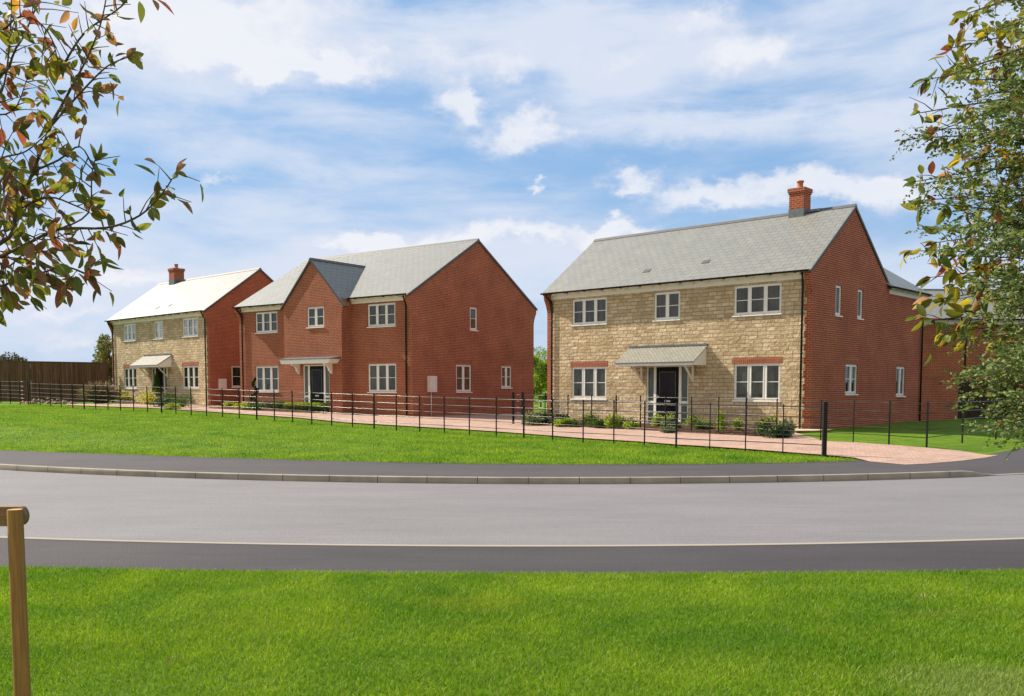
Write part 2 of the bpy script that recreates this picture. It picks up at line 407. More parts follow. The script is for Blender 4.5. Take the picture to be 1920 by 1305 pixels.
def grid_mesh(name, rows, mat, uvs=None):
    nr, nc = len(rows), len(rows[0]); v = [p for r in rows for p in r]; f = []
    for i in range(nr-1):
        for j in range(nc-1): f.append((i*nc+j, i*nc+j+1, (i+1)*nc+j+1, (i+1)*nc+j))
    me = bpy.data.meshes.new(name); me.from_pydata(v, [], f); me.materials.append(mat)
    if uvs:
        fl = [q for r in uvs for q in r]; l = me.uv_layers.new(name='UVMap')
        for p in me.polygons:
            for li in p.loop_indices: l.data[li].uv = fl[me.loops[li].vertex_index]
    for p in me.polygons: p.use_smooth = True
    me.update(); o = bpy.data.objects.new(name, me); COL.objects.link(o); tag(o, kind='structure'); return o
XS = [-400, -200, -120, -80, -60]+[x*1. for x in range(-50, -20)]+[x*.5 for x in range(-40, 40)]+[20+x for x in range(0, 30)]+[60, 80, 120, 200, 400]
XR = [-60, -45, -35, -28]+[x*.25 for x in range(-100, 101)]+[28, 35, 45, 60]
# near lawn (slightly uneven), near footway, kerbs, road, far footway
def nl(x, y): return .012*noise.noise(Vector((x*.7, y*.7, 0)))*min(1, max(0, (Yg(x)-y)/1.0))+.008
rows = [[(x, Yg(x)*t-(1-t)*12, nl(x, Yg(x)*t-(1-t)*12)) for x in XR] for t in [0, .3, .5]+[.55+.45*i/40 for i in range(41)]]
grid_mesh('front_lawn', rows, M['lawn'])
rows = [[(x, Yg(x)-.05+(Yl(x)-Yg(x)+.05)*t, .0) for x in XR] for t in (0, .25, .5, .75, 1)]
grid_mesh('footway', rows, M['foot'])
def kerb(name, Y0, w, top, base, face_front):
    s = 0; rows = [[], [], [], []]; uv = [[], [], [], []]; px = None
    for x in XR:
        y = Y0(x)
        if px: s += math.hypot(x-px[0], y-px[1])
        px = (x, y); t = top(x)
        prof = [(y, base), (y, t-.012), (y+.012, t), (y+w, t)] if face_front else [(y, t), (y+w-.012, t), (y+w, t-.012), (y+w, base)]
        for k, (yy, zz) in enumerate(prof): rows[k].append((x, yy, zz)); uv[k].append((s if face_front else .3+s/400, [0, .1, .115, .23][k]))
    return grid_mesh(name, rows, M['kerb'], uv)
def ktop(x): return .004-.098*sst((x-8.75)/.75)
kerb('near_kerb', Yl, .10, lambda x: .006, -.13, False)
kerb('far_kerb', Yk, .125, ktop, -.13, True)
rows = [[(x, (Yl(x)+.08)*(1-t)+(Yk(x)+.02)*t, -.11) for x in XR] for t in [i/8 for i in range(9)]]
grid_mesh('road', rows, M['road'])
rows = [[(x, (Yk(x)+.12)*(1-t)+(Yb(x)+.3)*t, (ktop(x)-.004)*(1-sst(t/.5))) for x in XR] for t in [i/10 for i in range(11)]]
grid_mesh('far_footway', rows, M['foot_far'])
ts = [0, .15, .3, .5, .75]+[1+.5*i for i in range(60)]+[31+i*2 for i in range(20)]+[75, 90, 120, 160, 220, 350, 600]
rows = [[(x, Yb(x)+t, zf(x, Yb(x)+t)-.001+(-.015 if t < .01 else .0)) for x in XS] for t in ts]
grid_mesh('lawn', rows, M['lawn'])

def inside(p, poly):
    x, y = p; c = False; n = len(poly)
    for i in range(n):
        x0, y0 = poly[i]; x1, y1 = poly[(i+1) % n]
        if (y0 > y) != (y1 > y) and x < (x1-x0)*(y-y0)/(y1-y0)+x0: c = not c
    return c
def drape(name, poly, mat, off, sp=.5, bumpy=0, kind='structure', label=None, cat=None, edge_drop=0, dens=None):
    b = []
    n = len(poly)
    for i in range(n):
        p, q = Vector(poly[i][:2]), Vector(poly[(i+1) % n][:2]); k = max(1, int((q-p).length/sp))
        for j in range(k): b.append(p+(q-p)*j/k)
    nb = len(b); pts = [Vector(p) for p in b]; bl = [(p.x, p.y) for p in b]
    x0 = min(p.x for p in b); x1 = max(p.x for p in b); y0 = min(p.y for p in b); y1 = max(p.y for p in b)
    x = x0+sp*.5
    while x < x1:
        y = y0+sp*.5
        while y < y1:
            q = (x+random.uniform(-.1, .1)*sp, y+random.uniform(-.1, .1)*sp)
            if inside(q, bl) and min((Vector(q)-p).length for p in b) > sp*.35: pts.append(Vector(q))
            y += sp
        x += sp
    vs, es, fs, *_ = delaunay_2d_cdt(pts, [(i, (i+1) % nb) for i in range(nb)], [], 1, 1e-5)
    v3 = []
    for i, v in enumerate(vs):
        o = off
        if bumpy and i >= nb: o += bumpy*(.5+random.random())
        if i < nb and edge_drop: o -= edge_drop
        if name.startswith('block') and v.y-Yb(v.x) < .3: o = -.014-zf(v.x, v.y)
        v3.append((v.x, v.y, zf(v.x, v.y)+.02+o))
    me = bpy.data.meshes.new(name); me.from_pydata(v3, [], [list(f) for f in fs]); me.materials.append(mat)
    for p in me.polygons: p.use_smooth = True
    me.update(); o = bpy.data.objects.new(name, me); COL.objects.link(o); tag(o, label, cat, kind=kind)
    return o
def PP(l): return [P(x, y).to_2d() for x, y in l]

# ------------------------------------------------------------------ house frames
HS = {'C': dict(o=(10.11, 31.30), th=.8301, W=11.68, D=6.64, base=.17, H=5.13, rz=2.883),
      'B': dict(o=(-4.48, 41.67), th=.9439, W=12.18, D=9.61, base=.30, H=5.26, rz=3.284),
      'A': dict(o=(-17.11, 52.39), th=.8315, W=12.29, D=6.74, base=.54, H=5.18, rz=2.925)}
def W2(h, x, y):
    d = HS[h]; th = d['th']
    return Vector((d['o'][0]+x*math.sin(th)+y*math.cos(th), d['o'][1]-x*math.cos(th)+y*math.sin(th)))

# driveway of block paving
front = [(1697,871.5),(1664,868.5),(1631,865.5),(1600,861),(1560,857.5),(1500,852.5),(1420,846),(1340,840.5),(1267,836),(1200,830.5),(1095,824),(1000,816.5),(930,811),(860,806.5),(743,799.5),(650,794),(560,785),(460,778),(360,771),(280,766),(200,763.5),(125,760.8)]
back = [(125,759.3),(200,758.5),(330,758)]
poly = PP(front+back)
poly += [W2('A', -1.0, -.4), W2('A', .3, -.1), W2('A', 1.5, 6), W2('B', -13.5, 2), W2('B', -12.6, -.3), W2('B', -.1, -.02), W2('B', .02, 10), W2('B', 1, 16), W2('C', -13, 6), W2('C', -11.8, .1), W2('C', -.3, -.02), W2('C', .15, -.6), W2('C', .2, -1.6)]
poly += PP([(1545,829.5),(1600,832),(1666,836.5),(1735,842),(1800,848),(1850,853.5),(1872,853.5),(1850,858),(1800,864.5),(1740,869.5)])
drape('block_paving_driveway', poly, M['paving'], .022, .6)
drape('sandstone_path', [W2('C', -1.1, -1.55), W2('C', -.2, -1.75), W2('C', .55, -.7), W2('C', .75, .25), W2('C', .02, .0), W2('C', -2.5, -.02), W2('C', -2.5, -.32), W2('C', -.95, -.45)], M['slab'], .05, .4)
drape('sandstone_path', [W2('B', -3.7, -.65), W2('B', -.1, -.03), W2('B', -.1, -.55), W2('B', -2.2, -1.15), W2('B', -3.7, -1.2)], M['slab'], .05, .4)
drape('sandstone_path', [W2('A', -2.6, -.05), W2('A', .3, -.05), W2('A', .8, -.6), W2('A', -1.2, -1.5), W2('A', -2.4, -.8)], M['slab'], .05, .4)
drape('sandstone_path', [W2('C', -7.2, -.02), W2('C', -4.4, -.02), W2('C', -4.4, -.45), W2('C', -7.2, -.45)], M['slab'], .06, .3)
# planting beds
drape('planting_bed', PP([(982,798),(1060,801),(1150,805.5),(1250,811.5),(1340,816.5),(1430,821),(1487,824.5)])+[W2('C', -1.2, -1.3), W2('C', -2.3, -.33), W2('C', -4.4, -.46), W2('C', -7.2, -.46), W2('C', -11.6, -.05), W2('C', -13.2, .3)], M['soil'], .05, .22, .05, edge_drop=.03)
drape('planting_bed', [W2('B', -12.6, -.1), W2('B', -8.1, -.05), W2('B', -8.1, -.7), W2('B', -6.7, -.72), W2('B', -4.2, -1.3), W2('B', -7.5, -1.7), W2('B', -12.9, -1.6)], M['soil'], .05, .3, .04, edge_drop=.03)
drape('planting_bed', [W2('A', -9.2, -.05), W2('A', -2.4, -.05), W2('A', -1.8, -1.6), W2('A', -5.5, -2.0), W2('A', -9.2, -1.4)], M['soil'], .05, .3, .04, edge_drop=.03)
drape('planting_bed', [W2('A', -12.3, -.05), W2('A', -9.9, -.05), W2('A', -9.9, -.8), W2('A', -12.3, -.8)], M['soil'], .05, .3, .04, edge_drop=.03)
drape('planting_bed', [W2('A', .25, .3), W2('A', .25, 3.6), W2('A', 1.1, 3.6), W2('A', 1.1, .3)], M['soil'], .05, .3, .04, edge_drop=.03)

# ------------------------------------------------------------------ house parts
def side_map(p): return (-p[1], p[0], p[2])
def wall_sheet(mb, a0, a1, z0, z1, holes, d=0., rev=.09, mi=0, mp=None):
    """outer wall face in x-z facing -y with rectangular holes and reveals"""
    xs = sorted({a0, a1}|{h[0] for h in holes}|{h[1] for h in holes}); zs = sorted({z0, z1}|{h[2] for h in holes}|{h[3] for h in holes})
    t = MB()
    for i in range(len(xs)-1):
        for j in range(len(zs)-1):
            cx, cz = (xs[i]+xs[i+1])/2, (zs[j]+zs[j+1])/2
            if any(h[0] < cx < h[1] and h[2] < cz < h[3] for h in holes): continue
            t.quad([(xs[i], d, zs[j]), (xs[i+1], d, zs[j]), (xs[i+1], d, zs[j+1]), (xs[i], d, zs[j+1])], mi=mi)
    for h in holes:
        x0, x1, b, c = h; e = d+rev
        for q in ([(x0, d, b), (x0, e, b), (x0, e, c), (x0, d, c)], [(x1, e, b), (x1, d, b), (x1, d, c), (x1, e, c)], [(x0, d, c), (x0, e, c), (x1, e, c), (x1, d, c)], [(x0, e, b), (x0, d, b), (x1, d, b), (x1, e, b)]):
            t.quad(q, mi=mi)
    off = len(mb.v)
    mb.v += [mp(p) for p in t.v] if mp else t.v
    mb.f += [tuple(i+off for i in f) for f in t.f]; mb.uv += t.uv; mb.mi += t.mi; mb.sm += t.sm
def window(parent, a0, a1, z0, z1, n, d0=0., mp=None, glass='glass', bar=True, label=None):
    fr = MB(); fw = .055; d = d0+.045; dd = d0+.115
    z1i, z0i = z1-fw, z0+fw
    fr.box((a0, d, z1i), (a1, dd, z1)); fr.box((a0, d, z0), (a1, dd, z0i))
    fr.box((a0, d, z0i), (a0+fw, dd, z1i)); fr.box((a1-fw, d, z0i), (a1, dd, z1i))
    w = (a1-a0)/n
    for k in range(1, n): c = a0+w*k; fr.box((c-.042, d, z0i), (c+.042, dd, z1i))
    pn = MB()
    for k in range(n):
        x0 = a0+w*k+(fw if k == 0 else .042); x1 = a0+w*(k+1)-(fw if k == n-1 else .042)
        s = .028                                             # opening sash
        fr.box((x0, d-.014, z1i-s), (x1, dd-.02, z1i)); fr.box((x0, d-.014, z0i), (x1, dd-.02, z0i+s))
        fr.box((x0, d-.014, z0i+s), (x0+s, dd-.02, z1i-s)); fr.box((x1-s, d-.014, z0i+s), (x1, dd-.02, z1i-s))
        if bar: zc = (z0+z1)/2; fr.box((x0+s, d+.012, zc-.012), (x1-s, dd-.03, zc+.012))
        g = d+.032
        pn.quad([(x0+s, g, z0i+s), (x1-s, g, z0i+s), (x1-s, g, z1i-s), (x0+s, g, z1i-s)])
    sl = MB(); sl.prism([(d0+.1, z0-.002), (d0-.045, z0-.018), (d0-.045, z0-.06), (d0+.1, z0-.06)], 'x', a0-.03, a1+.03)
    if mp: fr.xf(mp); pn.xf(mp); sl.xf(mp)
    f = fr.build('window', M['white'], parent); pn.build('pane', M[glass], f); sl.build('sill', M['white'], f)
    if label: f['label'] = label
    return f
def roof_section(W0, W1, D, ze, zr, ov=.3, t=.055, mb=None):
    """double pitch roof, ridge along x; ze height of tile top at the eave edge y=-ov, zr at y=D/2"""
    mb = mb or MB(); c = D/2; L = math.hypot(c+ov, zr-ze)
    n = Vector((0, -(zr-ze), c+ov)).normalized()
    for s in (1, -1):
        def Y(y): return y if s == 1 else D-y
        e, r = (-ov, ze), (c, zr)
        q = [(W0, Y(e[0]), e[1]), (W1, Y(e[0]), e[1]), (W1, Y(r[0]), r[1]), (W0, Y(r[0]), r[1])]
        uv = [(W0, 0), (W1, 0), (W1, L), (W0, L)]
        if s == -1: q.reverse(); uv.reverse()
        mb.quad(q, uv)
        b = [(p[0], p[1], p[2]-t) for p in q]; mb.quad(list(reversed(b)), list(reversed(uv)))
        for i in range(4):
            j = (i+1) % 4; mb.quad([q[j], q[i], b[i], b[j]])
    return mb
def gutter(parent, x0, x1, y, z, pipe=()):
    g = MB(); r = .062; y -= .035; z += .022; n = 8
    arc = [(y+r*math.cos(math.pi+math.pi*k/n), z+r*math.sin(math.pi+math.pi*k/n)*1.0) for k in range(n+1)]
    inner = [(y+(r-.008)*math.cos(2*math.pi-math.pi*k/n), z+(r-.008)*math.sin(2*math.pi-math.pi*k/n)) for k in range(n+1)]
    g.prism(arc+inner, 'x', x0, x1)
    x = x0+.4
    while x < x1-.2: g.box((x-.02, y-r-.004, z-r-.006), (x+.02, y+.17, z-.01)); x += .9
    return g.build('gutter', M['black'], parent)
def downpipe(parent, pts, mp=None):
    g = MB(); g.tube(pts, .036, 10)
    for z in (1.0, 2.6, 4.2):
        p = pts[-1]; g.lathe([(.036, -.03), (.046, -.03), (.046, .03), (.036, .03)], (p[0], p[1], p[2]+z), 10)
    if mp: g.xf(mp)
    return g.build('downpipe', M['black'], parent)
def kneeler(y_out, z_top, z_bot, reach, s=1):
    """corbel profile in (y,z); s=1 to the front (-y), s=-1 at the back"""
    pr = [(0, z_bot)]
    for k in range(1, 9):
        t = k/8; pr.append((-reach*(t**1.6), z_bot+(z_top-.18-z_bot)*t))
    return pr

def stone_house(key, root, door=True, canopy=(3.98, 7.47), label_pre='', wins=None, side_wins=None, door_u=(4.78, 6.67), chim=None, wing=False, detail=True, pot_door=False):
    d = HS[key]; W, D, H = d['W'], d['D'], d['H']; zr = H+d['rz']; ze = H+.26
    PW = .2
    uh, us, gh, gs = H-.068, H-1.10, H-2.83, H-4.12
    holes = []
    for (u0, u1, fl, n) in wins:
        z0, z1 = (us, uh) if fl else (gs, gh); holes.append((-u1, -u0, z0, z1))
    holes.append((-door_u[1], -door_u[0], .06, gh))
    mb = MB(); wall_sheet(mb, -W+PW, -PW, -.35, H+.3, holes); mb.build('front_wall', M['stone'], root)
    # brick shell: gables, rear, corner piers with toothing and corbelled kneelers
    g = MB(); rise = lambda y: ze+(zr-ze)*((y if y < D/2 else D-y)+.3)/(D/2+.3)-.06
    sh = [(a0, a1, H-2.83-h_ if False else z0, z1) for (a0, a1, z0, z1, n) in side_wins for h_ in (0,)]
    wall_sheet(g, 0, D, -.35, H+.1, sh, mp=side_map)
    g.quad([(0, 0, H+.1), (0, D, H+.1), (0, D, rise(D)), (0, D/2, rise(D/2)), (0, 0, rise(0))])
    g.quad([(-W, D, -.35), (-W, 0, -.35), (-W, 0, rise(0)), (-W, D/2, rise(D/2)), (-W, D, rise(D))])
    g.quad([(0, D, -.35), (-W, D, -.35), (-W, D, H+.2), (0, D, H+.2)])
    for x0, x1, sgn in ((-PW, 0, 1), (-W, -W+PW, -1)):
        g.quad([(x0, 0, -.35), (x1, 0, -.35), (x1, 0, H+.3), (x0, 0, H+.3)])
        z = .0; k = 0
        while z < H-.1:
            if k % 2 == 0:
                if sgn == 1: g.box((x0-.075, -.004, z), (x0+.01, .02, z+.225))
                else: g.box((x1-.01, -.004, z), (x1+.075, .02, z+.225))
            z += .225; k += 1
        kn = kneeler(0, H+.2, H-.62, .24)
        prof = kn+[(-.24, H+.21), (0, H+.34)]
        g.prism(prof, 'x', x0+.001, x1-.001)
        bk = [(D-p[0], p[1]) for p in prof]; g.prism(list(reversed(bk)), 'x', x0+.001, x1-.001)
    g.build('brick_walls', M['brick'], root)
    # roof
    r = roof_section(-W-.05, .05, D, ze, zr); r.build('roof', M['slate'], root)
    for x in (0.012, -W-.045):
        for s in (0, 1):
            v = MB()
            Y = (lambda y: y) if s == 0 else (lambda y: D-y)
            v.quad([(x+.035, Y(-.28), ze-.015), (x+.035, Y(D/2), zr-.015), (x+.035, Y(D/2), zr-.13), (x+.035, Y(-.28), ze-.125)][::1 if s == 0 else -1])
            v.quad([(x, Y(-.28), ze-.125), (x+.035, Y(-.28), ze-.125), (x+.035, Y(D/2), zr-.13), (x, Y(D/2), zr-.13)])
            v.build('verge', M['verge'], root)
    rt = MB(); x = -W-.05
    while x < .04:
        L = min(.45, .05-x); rt.prism([(D/2-.13, zr-.075), (D/2, zr+.045), (D/2+.13, zr-.075), (D/2, zr-.03)], 'x', x, x+L); x += .45
    rt.build('ridge_tiles', M['ridge'], root)
    f = MB(); f.box((-W+PW+.01, -.03, H), (-PW-.01, -.006, H+.24)); f.box((-W+PW, -.27, H+.22), (-PW, -.03, H+.235))
    f.build('eaves_board', M['cream'], root)
    x = -W+.5
    while x < -.3: rf = MB(); rf.box((x-.022, -.26, H+.13), (x+.022, -.032, H+.219)); rf.build('rafter_foot', M['cream'], root); x += .6
    gutter(root, -W-.04, .03, -.33, ze-.03)
    for x, s in ((-.33, 1), (-W+.3, -1)):
        downpipe(root, [(x+.1*s, -.33, ze-.08), (x+.1*s, -.32, ze-.16), (x+.0*s, -.07, ze-.42), (x, -.06, ze-.5), (x, -.06, .02)])
    # windows
    for (u0, u1, fl, n) in wins:
        z0, z1 = (us, uh) if fl else (gs, gh)
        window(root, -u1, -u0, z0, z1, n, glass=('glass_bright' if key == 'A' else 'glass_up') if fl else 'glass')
        if not fl:
            l = MB(); l.box((-u1-.06, -.008, z1+.001), (-u0+.06, .05, z1+.226)); l.build('lintel', M['soldier'], root)
    for (a0, a1, z0, z1, n) in side_wins:
        window(root, a0, a1, z0, z1, n, mp=side_map, bar=False if a1-a0 < .6 else True, glass='glass')
        l = MB(); l.box((a0-.06, -.006, z1+.001), (a1+.06, .03, z1+.226)); l.xf(side_map).build('lintel', M['soldier'], root)
    # entrance
    entrance(root, -door_u[1], -door_u[0], .06, gh, 0.)
    cz1 = gh+.70; cz0 = gh+.10; c0, c1 = -canopy[1], -canopy[0]; dp = .95
    L = math.hypot(dp, cz1-cz0)
    c = MB(); q = [(c0, -dp, cz0), (c1, -dp, cz0), (c1, -.01, cz1), (c0, -.01, cz1)]; t = .035
    c.quad(q, [(c0, 0), (c1, 0), (c1, L), (c0, L)]); b = [(p[0], p[1], p[2]-t) for p in q]; c.quad(b[::-1], [(0, 0), (1, 0), (1, 1), (0, 1)])
    for i in range(4): j = (i+1) % 4; c.quad([q[j], q[i], b[i], b[j]])
    can = c.build('canopy', M['slate_small'], root)
    e = MB()
    e.prism([(-dp+.03, cz0-.005-t), (-.012, cz1-.03-t), (-.012, cz0-.13), (-dp+.03, cz0-.13)], 'x', c0+.04, c0+.065)
    e.prism([(-dp+.03, cz0-.005-t), (-.012, cz1-.03-t), (-.012, cz0-.13), (-dp+.03, cz0-.13)], 'x', c1-.065, c1-.04)
    e.box((c0+.04, -dp+.005, cz0-.135), (c1-.04, -dp+.03, cz0-.025)); e.box((c0+.07, -dp+.04, cz0-.12), (c1-.07, -.02, cz0-.10))
    e.build('canopy_boards', M['cream'], can)
    fl_ = MB(); fl_.box((c0+.0, -.05, cz1+.0), (c1-.0, -.004, cz1+.07)); fl_.box((c0, -dp-.03, cz0-.04), (c1, -dp-.001, cz0+.0)); fl_.build('canopy_flashing', M['lead'], can)
    for bxp in (c0+.62, c1-.58):
        k = MB(); k.box((bxp-.035, -.075, cz0-.72), (bxp+.035, -.009, cz0-.137)); k.box((bxp-.035, -.62, cz0-.19), (bxp+.035, -.075, cz0-.137))
        k.prism([(-.6, cz0-.19), (-.52, cz0-.19), (-.075, cz0-.62), (-.075, cz0-.70)], 'x', bxp-.03, bxp+.03)
        k.build('canopy_bracket', M['cream'], can)
    if detail:
        for vx in chim[3]:
            y = vx[1]; z = ze+(zr-ze)*(y+.3)/(D/2+.3); sl = (zr-ze)/(D/2+.3)
            vv = MB(); vv.prism([(y-.1, z-.1*sl+.03), (y-.1, z-.1*sl+.008), (y+.1, z+.1*sl+.004), (y+.1, z+.1*sl+.015)], 'x', vx[0]-.14, vx[0]+.14)
            vv.build('roof_vent', M['ridge'], root)
    cu, cw, ch, _ = chim
    chimney(root, -cu, D/2, zr, cw, ch)
def chimney(root, x, y, zr, w, h):
    c = MB(); a = w/2; z1 = zr+h
    c.box((x-a, y-a, zr-.5), (x+a, y+a, z1-.21)); 
    c.box((x-a-.025, y-a-.025, z1-.21), (x+a+.025, y+a+.025, z1-.14)); c.box((x-a-.05, y-a-.05, z1-.14), (x+a+.05, y+a+.05, z1))
    ch = c.build('chimney', M['brick'], root)
    f = MB(); f.box((x-a-.012, y-a-.012, zr-.55), (x+a+.012, y+a+.012, zr+.09))
    f.prism([(y-.16, zr-.06), (y, zr+.06), (y+.16, zr-.06)], 'x', x+a, x+a+.55); f.build('flashing', M['lead'], ch)
    m = MB(); m.lathe([(.2, 0), (.16, .05), (.0, .06)], (x, y, z1), 16); m.build('mortar_bed', M['slab'], ch)
    p = MB(); p.lathe([(.12, .02), (.125, .06), (.108, .10), (.108, .20), (.115, .24), (.135, .25), (.135, .30), (.10, .30), (.095, .05)], (x, y, z1), 18); p.build('chimney_pot', M['terracotta'], ch)
def entrance(root, x0, x1, z0, z1, d0):
    fr = MB(); d, dd = d0+.045, d0+.125; W = x1-x0; fw = .06
    sw = .27; dl = x0+fw+sw+.0; dr = x1-fw-sw
    midz = z0+.84
    fr.box((x0, d, z1-fw), (x1, dd, z1)); fr.box((x0, d, z0-.02), (x1, dd+.0, z0+.04))
    for a in (x0, x1-fw): fr.box((a, d, z0+.04), (a+fw, dd, z1-fw))
    for a in (dl, dr-.11): fr.box((a, d, z0+.04), (a+.11, dd, z1-fw))
    for a, b in ((x0+fw, dl), (dr, x1-fw)):
        fr.box((a, d+.004, midz-.045), (b, dd, midz+.045))
    fo = fr.build('door_frame', M['white'], root)
    for a, b in ((x0+fw, dl), (dr, x1-fw)): p = MB(); p.quad([(a, d+.04, z0+.04), (b, d+.04, z0+.04), (b, d+.04, z1-fw), (a, d+.04, z1-fw)]); p.build('sidelight', M['frost'], fo)
    a, b = dl+.11, dr-.11; z = z0+.045
    l = MB(); l.box((a, d+.02, z), (b, dd, z1-fw-.003))
    cx = (a+b)/2
    for s in (-1, 1):   # lower raised panels
        e0, e1 = (a+.10, cx-.05) if s < 0 else (cx+.05, b-.10)
        l.box((e0, d+.010, z+.16), (e1, d+.021, z+.62))
    dr_ = l.build('front_door', M['door'], root)
    g = MB(); g.quad([(a+.16, d+.013, z+.98), (b-.16, d+.013, z+.98), (b-.16, d+.013, z1-fw-.2), (a+.16, d+.013, z1-fw-.2)]); g.build('door_glass', M['glass_dark'], dr_)
    t = MB()
    for q in (((a+.14, z+.96), (b-.14, z+.98)), ((a+.14, z1-fw-.2), (b-.14, z1-fw-.18)), ((a+.14, z+.98), (a+.16, z1-fw-.2)), ((b-.16, z+.98), (b-.14, z1-fw-.2))): t.box((q[0][0], d+.006, q[0][1]), (q[1][0], d+.0195, q[1][1]))
    t.build('glass_bead', M['lead'], dr_)
    h = MB(); h.box((cx-.13, d+.008, z+.80), (cx+.13, d+.0195, z+.87)); h.build('letter_plate', M['brass'], dr_)
    h = MB(); h.box((a+.04, d-.025, z+.93), (a+.075, d+.02, z+1.08)); h.box((a+.05, d-.04, z+1.0), (a+.17, d-.022, z+1.025)); h.build('door_handle', M['brass'], dr_)

def place(key, name, label):
    d = HS[key]
    o = empty(name, (d['o'][0], d['o'][1], d['base']), d['th']-math.pi/2); tag(o, label, 'house'); return o

# house C -----------------------------------------------------------
rc = place('C', 'stone_house', 'large nearest stone-fronted house at right with brick gable and chimney near its right end')
H = HS['C']['H']
stone_house('C', rc, wins=[(8.57, 10.34, 1, 3), (5.18, 6.34, 1, 2), (1.12, 2.95, 1, 3), (8.57, 10.36, 0, 3), (1.10, 2.90, 0, 3)],
    side_wins=[(1.86, 2.38, H-1.12, H-.08, 1), (3.80, 4.30, H-1.12, H-.08, 1), (2.88, 3.96, H-3.90, H-2.83, 2)], door_u=(4.78, 6.67), canopy=(3.98, 7.47), chim=(2.10, .58, .86, [(-7.05, .55), (-4.55, .75)]))
# rear wing
D = HS['C']['D']; WL = 4.2
g = MB(); wh = [(D+1.4, D+2.38, H-4.0, H-2.83)]
wall_sheet(g, D, D+WL, -.35, H+.3, wh, d=.06, mp=side_map)
g.quad([(-.06, D+WL, -.35), (-5.6, D+WL, -.35), (-5.6, D+WL, H+.2), (-2.83, D+WL, H+2.1), (-.06, D+WL, H+.2)])
g.quad([(-5.6, D+WL, -.35), (-5.6, D, -.35), (-5.6, D, H+.2), (-5.6, D+WL, H+.2)])
g.build('rear_wing_wall', M['brick'], rc)
w = MB()
ze, zw = H+.26, H+2.2
for s in (0, 1):
    X = (lambda x: x) if s == 0 else (lambda x: -5.66-x)
    q = [(X(.22), D+WL+.05, ze), (X(.22), D+.04, ze), (X(-2.83), D-3., zw), (X(-2.83), D+WL+.05, zw)]; uv = [(D+WL, 0), (D+.04, 0), (D-3, 3.6), (D+WL, 3.6)]
    # quads facing +x (right slope) lie over the wing and tuck under the main roof
    b = [(p[0], p[1], p[2]-.055) for p in q]
    if s: q, uv, b = q[::-1], uv[::-1], b[::-1]
    w.quad(q[::-1], uv[::-1]); w.quad(b)
    for i in range(4): j = (i+1) % 4; w.quad([q[i], q[j], b[j], b[i]])
w.build('rear_wing_roof', M['slate'], rc)
f = MB(); f.box((-.055, D+.16, H+.0), (-.03, D+WL, H+.24)); f.build('eaves_board', M['cream'], rc)
y = D+.5
while y < D+WL: f = MB(); f.box((-.02, y-.02, H+.15), (.19, y+.02, H+.23)); f.build('rafter_foot', M['cream'], rc); y += .6
window(rc, D+1.40, D+2.38, H-4.0, H-2.83, 2, d0=.06, mp=side_map, bar=False)
l = MB(); l.box((D+1.34, .054, H-2.829), (D+2.44, .09, H-2.604)); l.xf(side_map).build('lintel', M['soldier'], rc)
gg = MB(); gg.prism([(.25+.055*math.cos(math.pi+math.pi*k/8), H+.23+.055*math.sin(math.pi+math.pi*k/8)) for k in range(9)], 'y', D-.02, D+WL+.06); gg.build('gutter', M['black'], rc)
downpipe(rc, [(.25, D+WL-.2, H+.2), (.24, D+WL-.2, H+.12), (.03, D+WL-.15, H-.2), (.01, D+WL-.15, H-.3), (.01, D+WL-.15, -.1)])

# house A -----------------------------------------------------------
ra = place('A', 'stone_house', 'farthest stone-fronted house at left with a bright roof and chimney near its left end'); H = HS['A']['H']
stone_house('A', ra, wins=[(8.9, 10.6, 1, 3), (5.32, 6.48, 1, 2), (1.2, 2.98, 1, 3), (8.92, 10.68, 0, 3), (1.26, 3.1, 0, 3)],
    side_wins=[(1.37, 2.9, H-4.05, H-2.83, 2)], door_u=(5.05, 6.95), canopy=(4.3, 7.85), chim=(9.9, .7, .82, [(-6.9, .5), (-5.5, .6)]))
mt = MB(); mt.box((0.002, .52, 1.02), (.16, .96, 1.60)); mt.box((.16, .56, 1.06), (.166, .92, 1.56)); mt.build('meter_box', M['meter'], ra)

# house B -----------------------------------------------------------
rb = place('B', 'red_brick_house', 'wide all-brick middle house with a projecting front gable over its door'); d = HS['B']; W, D, H = d['W'], d['D'], d['H']
zr = H+d['rz']; ze = H+.26; uh, us, gh, gs = H-.068, H-1.10, H-2.83, H-4.12
rise = lambda y: ze+(zr-ze)*((y if y < D/2 else D-y)+.3)/(D/2+.3)-.06
wins = [(9.14, 10.86, 1, 3), (1.02, 2.78, 1, 3), (9.13, 10.93, 0, 3), (1.0, 2.79, 0, 3)]
holes = [(-u1, -u0, (us if fl else gs), (uh if fl else gh)) for u0, u1, fl, n in wins]
swin = [(4.16, 4.75, H-1.12, H-.03, 1), (3.09, 4.27, gs, gh, 2), (6.72, 7.62, gs+.2, gh, 2)]
g = MB(); wall_sheet(g, -W, 0, -.4, H+.3, holes); wall_sheet(g, 0, D, -.4, H+.1, [s[:4] for s in swin], mp=side_map)
g.quad([(0, 0, H+.1), (0, D, H+.1), (0, D, rise(D)), (0, D/2, rise(D/2)), (0, 0, rise(0))])
g.quad([(-W, D, -.4), (-W, 0, -.4), (-W, 0, rise(0)), (-W, D/2, rise(D/2)), (-W, D, rise(D))])
g.quad([(0, D, -.4), (-W, D, -.4), (-W, D, H+.2), (0, D, H+.2)])
for x0, x1 in ((-.22, 0), (-W, -W+.22)):
    prof = kneeler(0, H+.2, H-.62, .24)+[(-.24, H+.21), (0, H+.34)]
    g.prism(prof, 'x', x0+.001, x1-.001); g.prism([(D-p[0], p[1]) for p in prof][::-1], 'x', x0+.001, x1-.001)
g.build('brick_walls', M['brick_b'], rb)
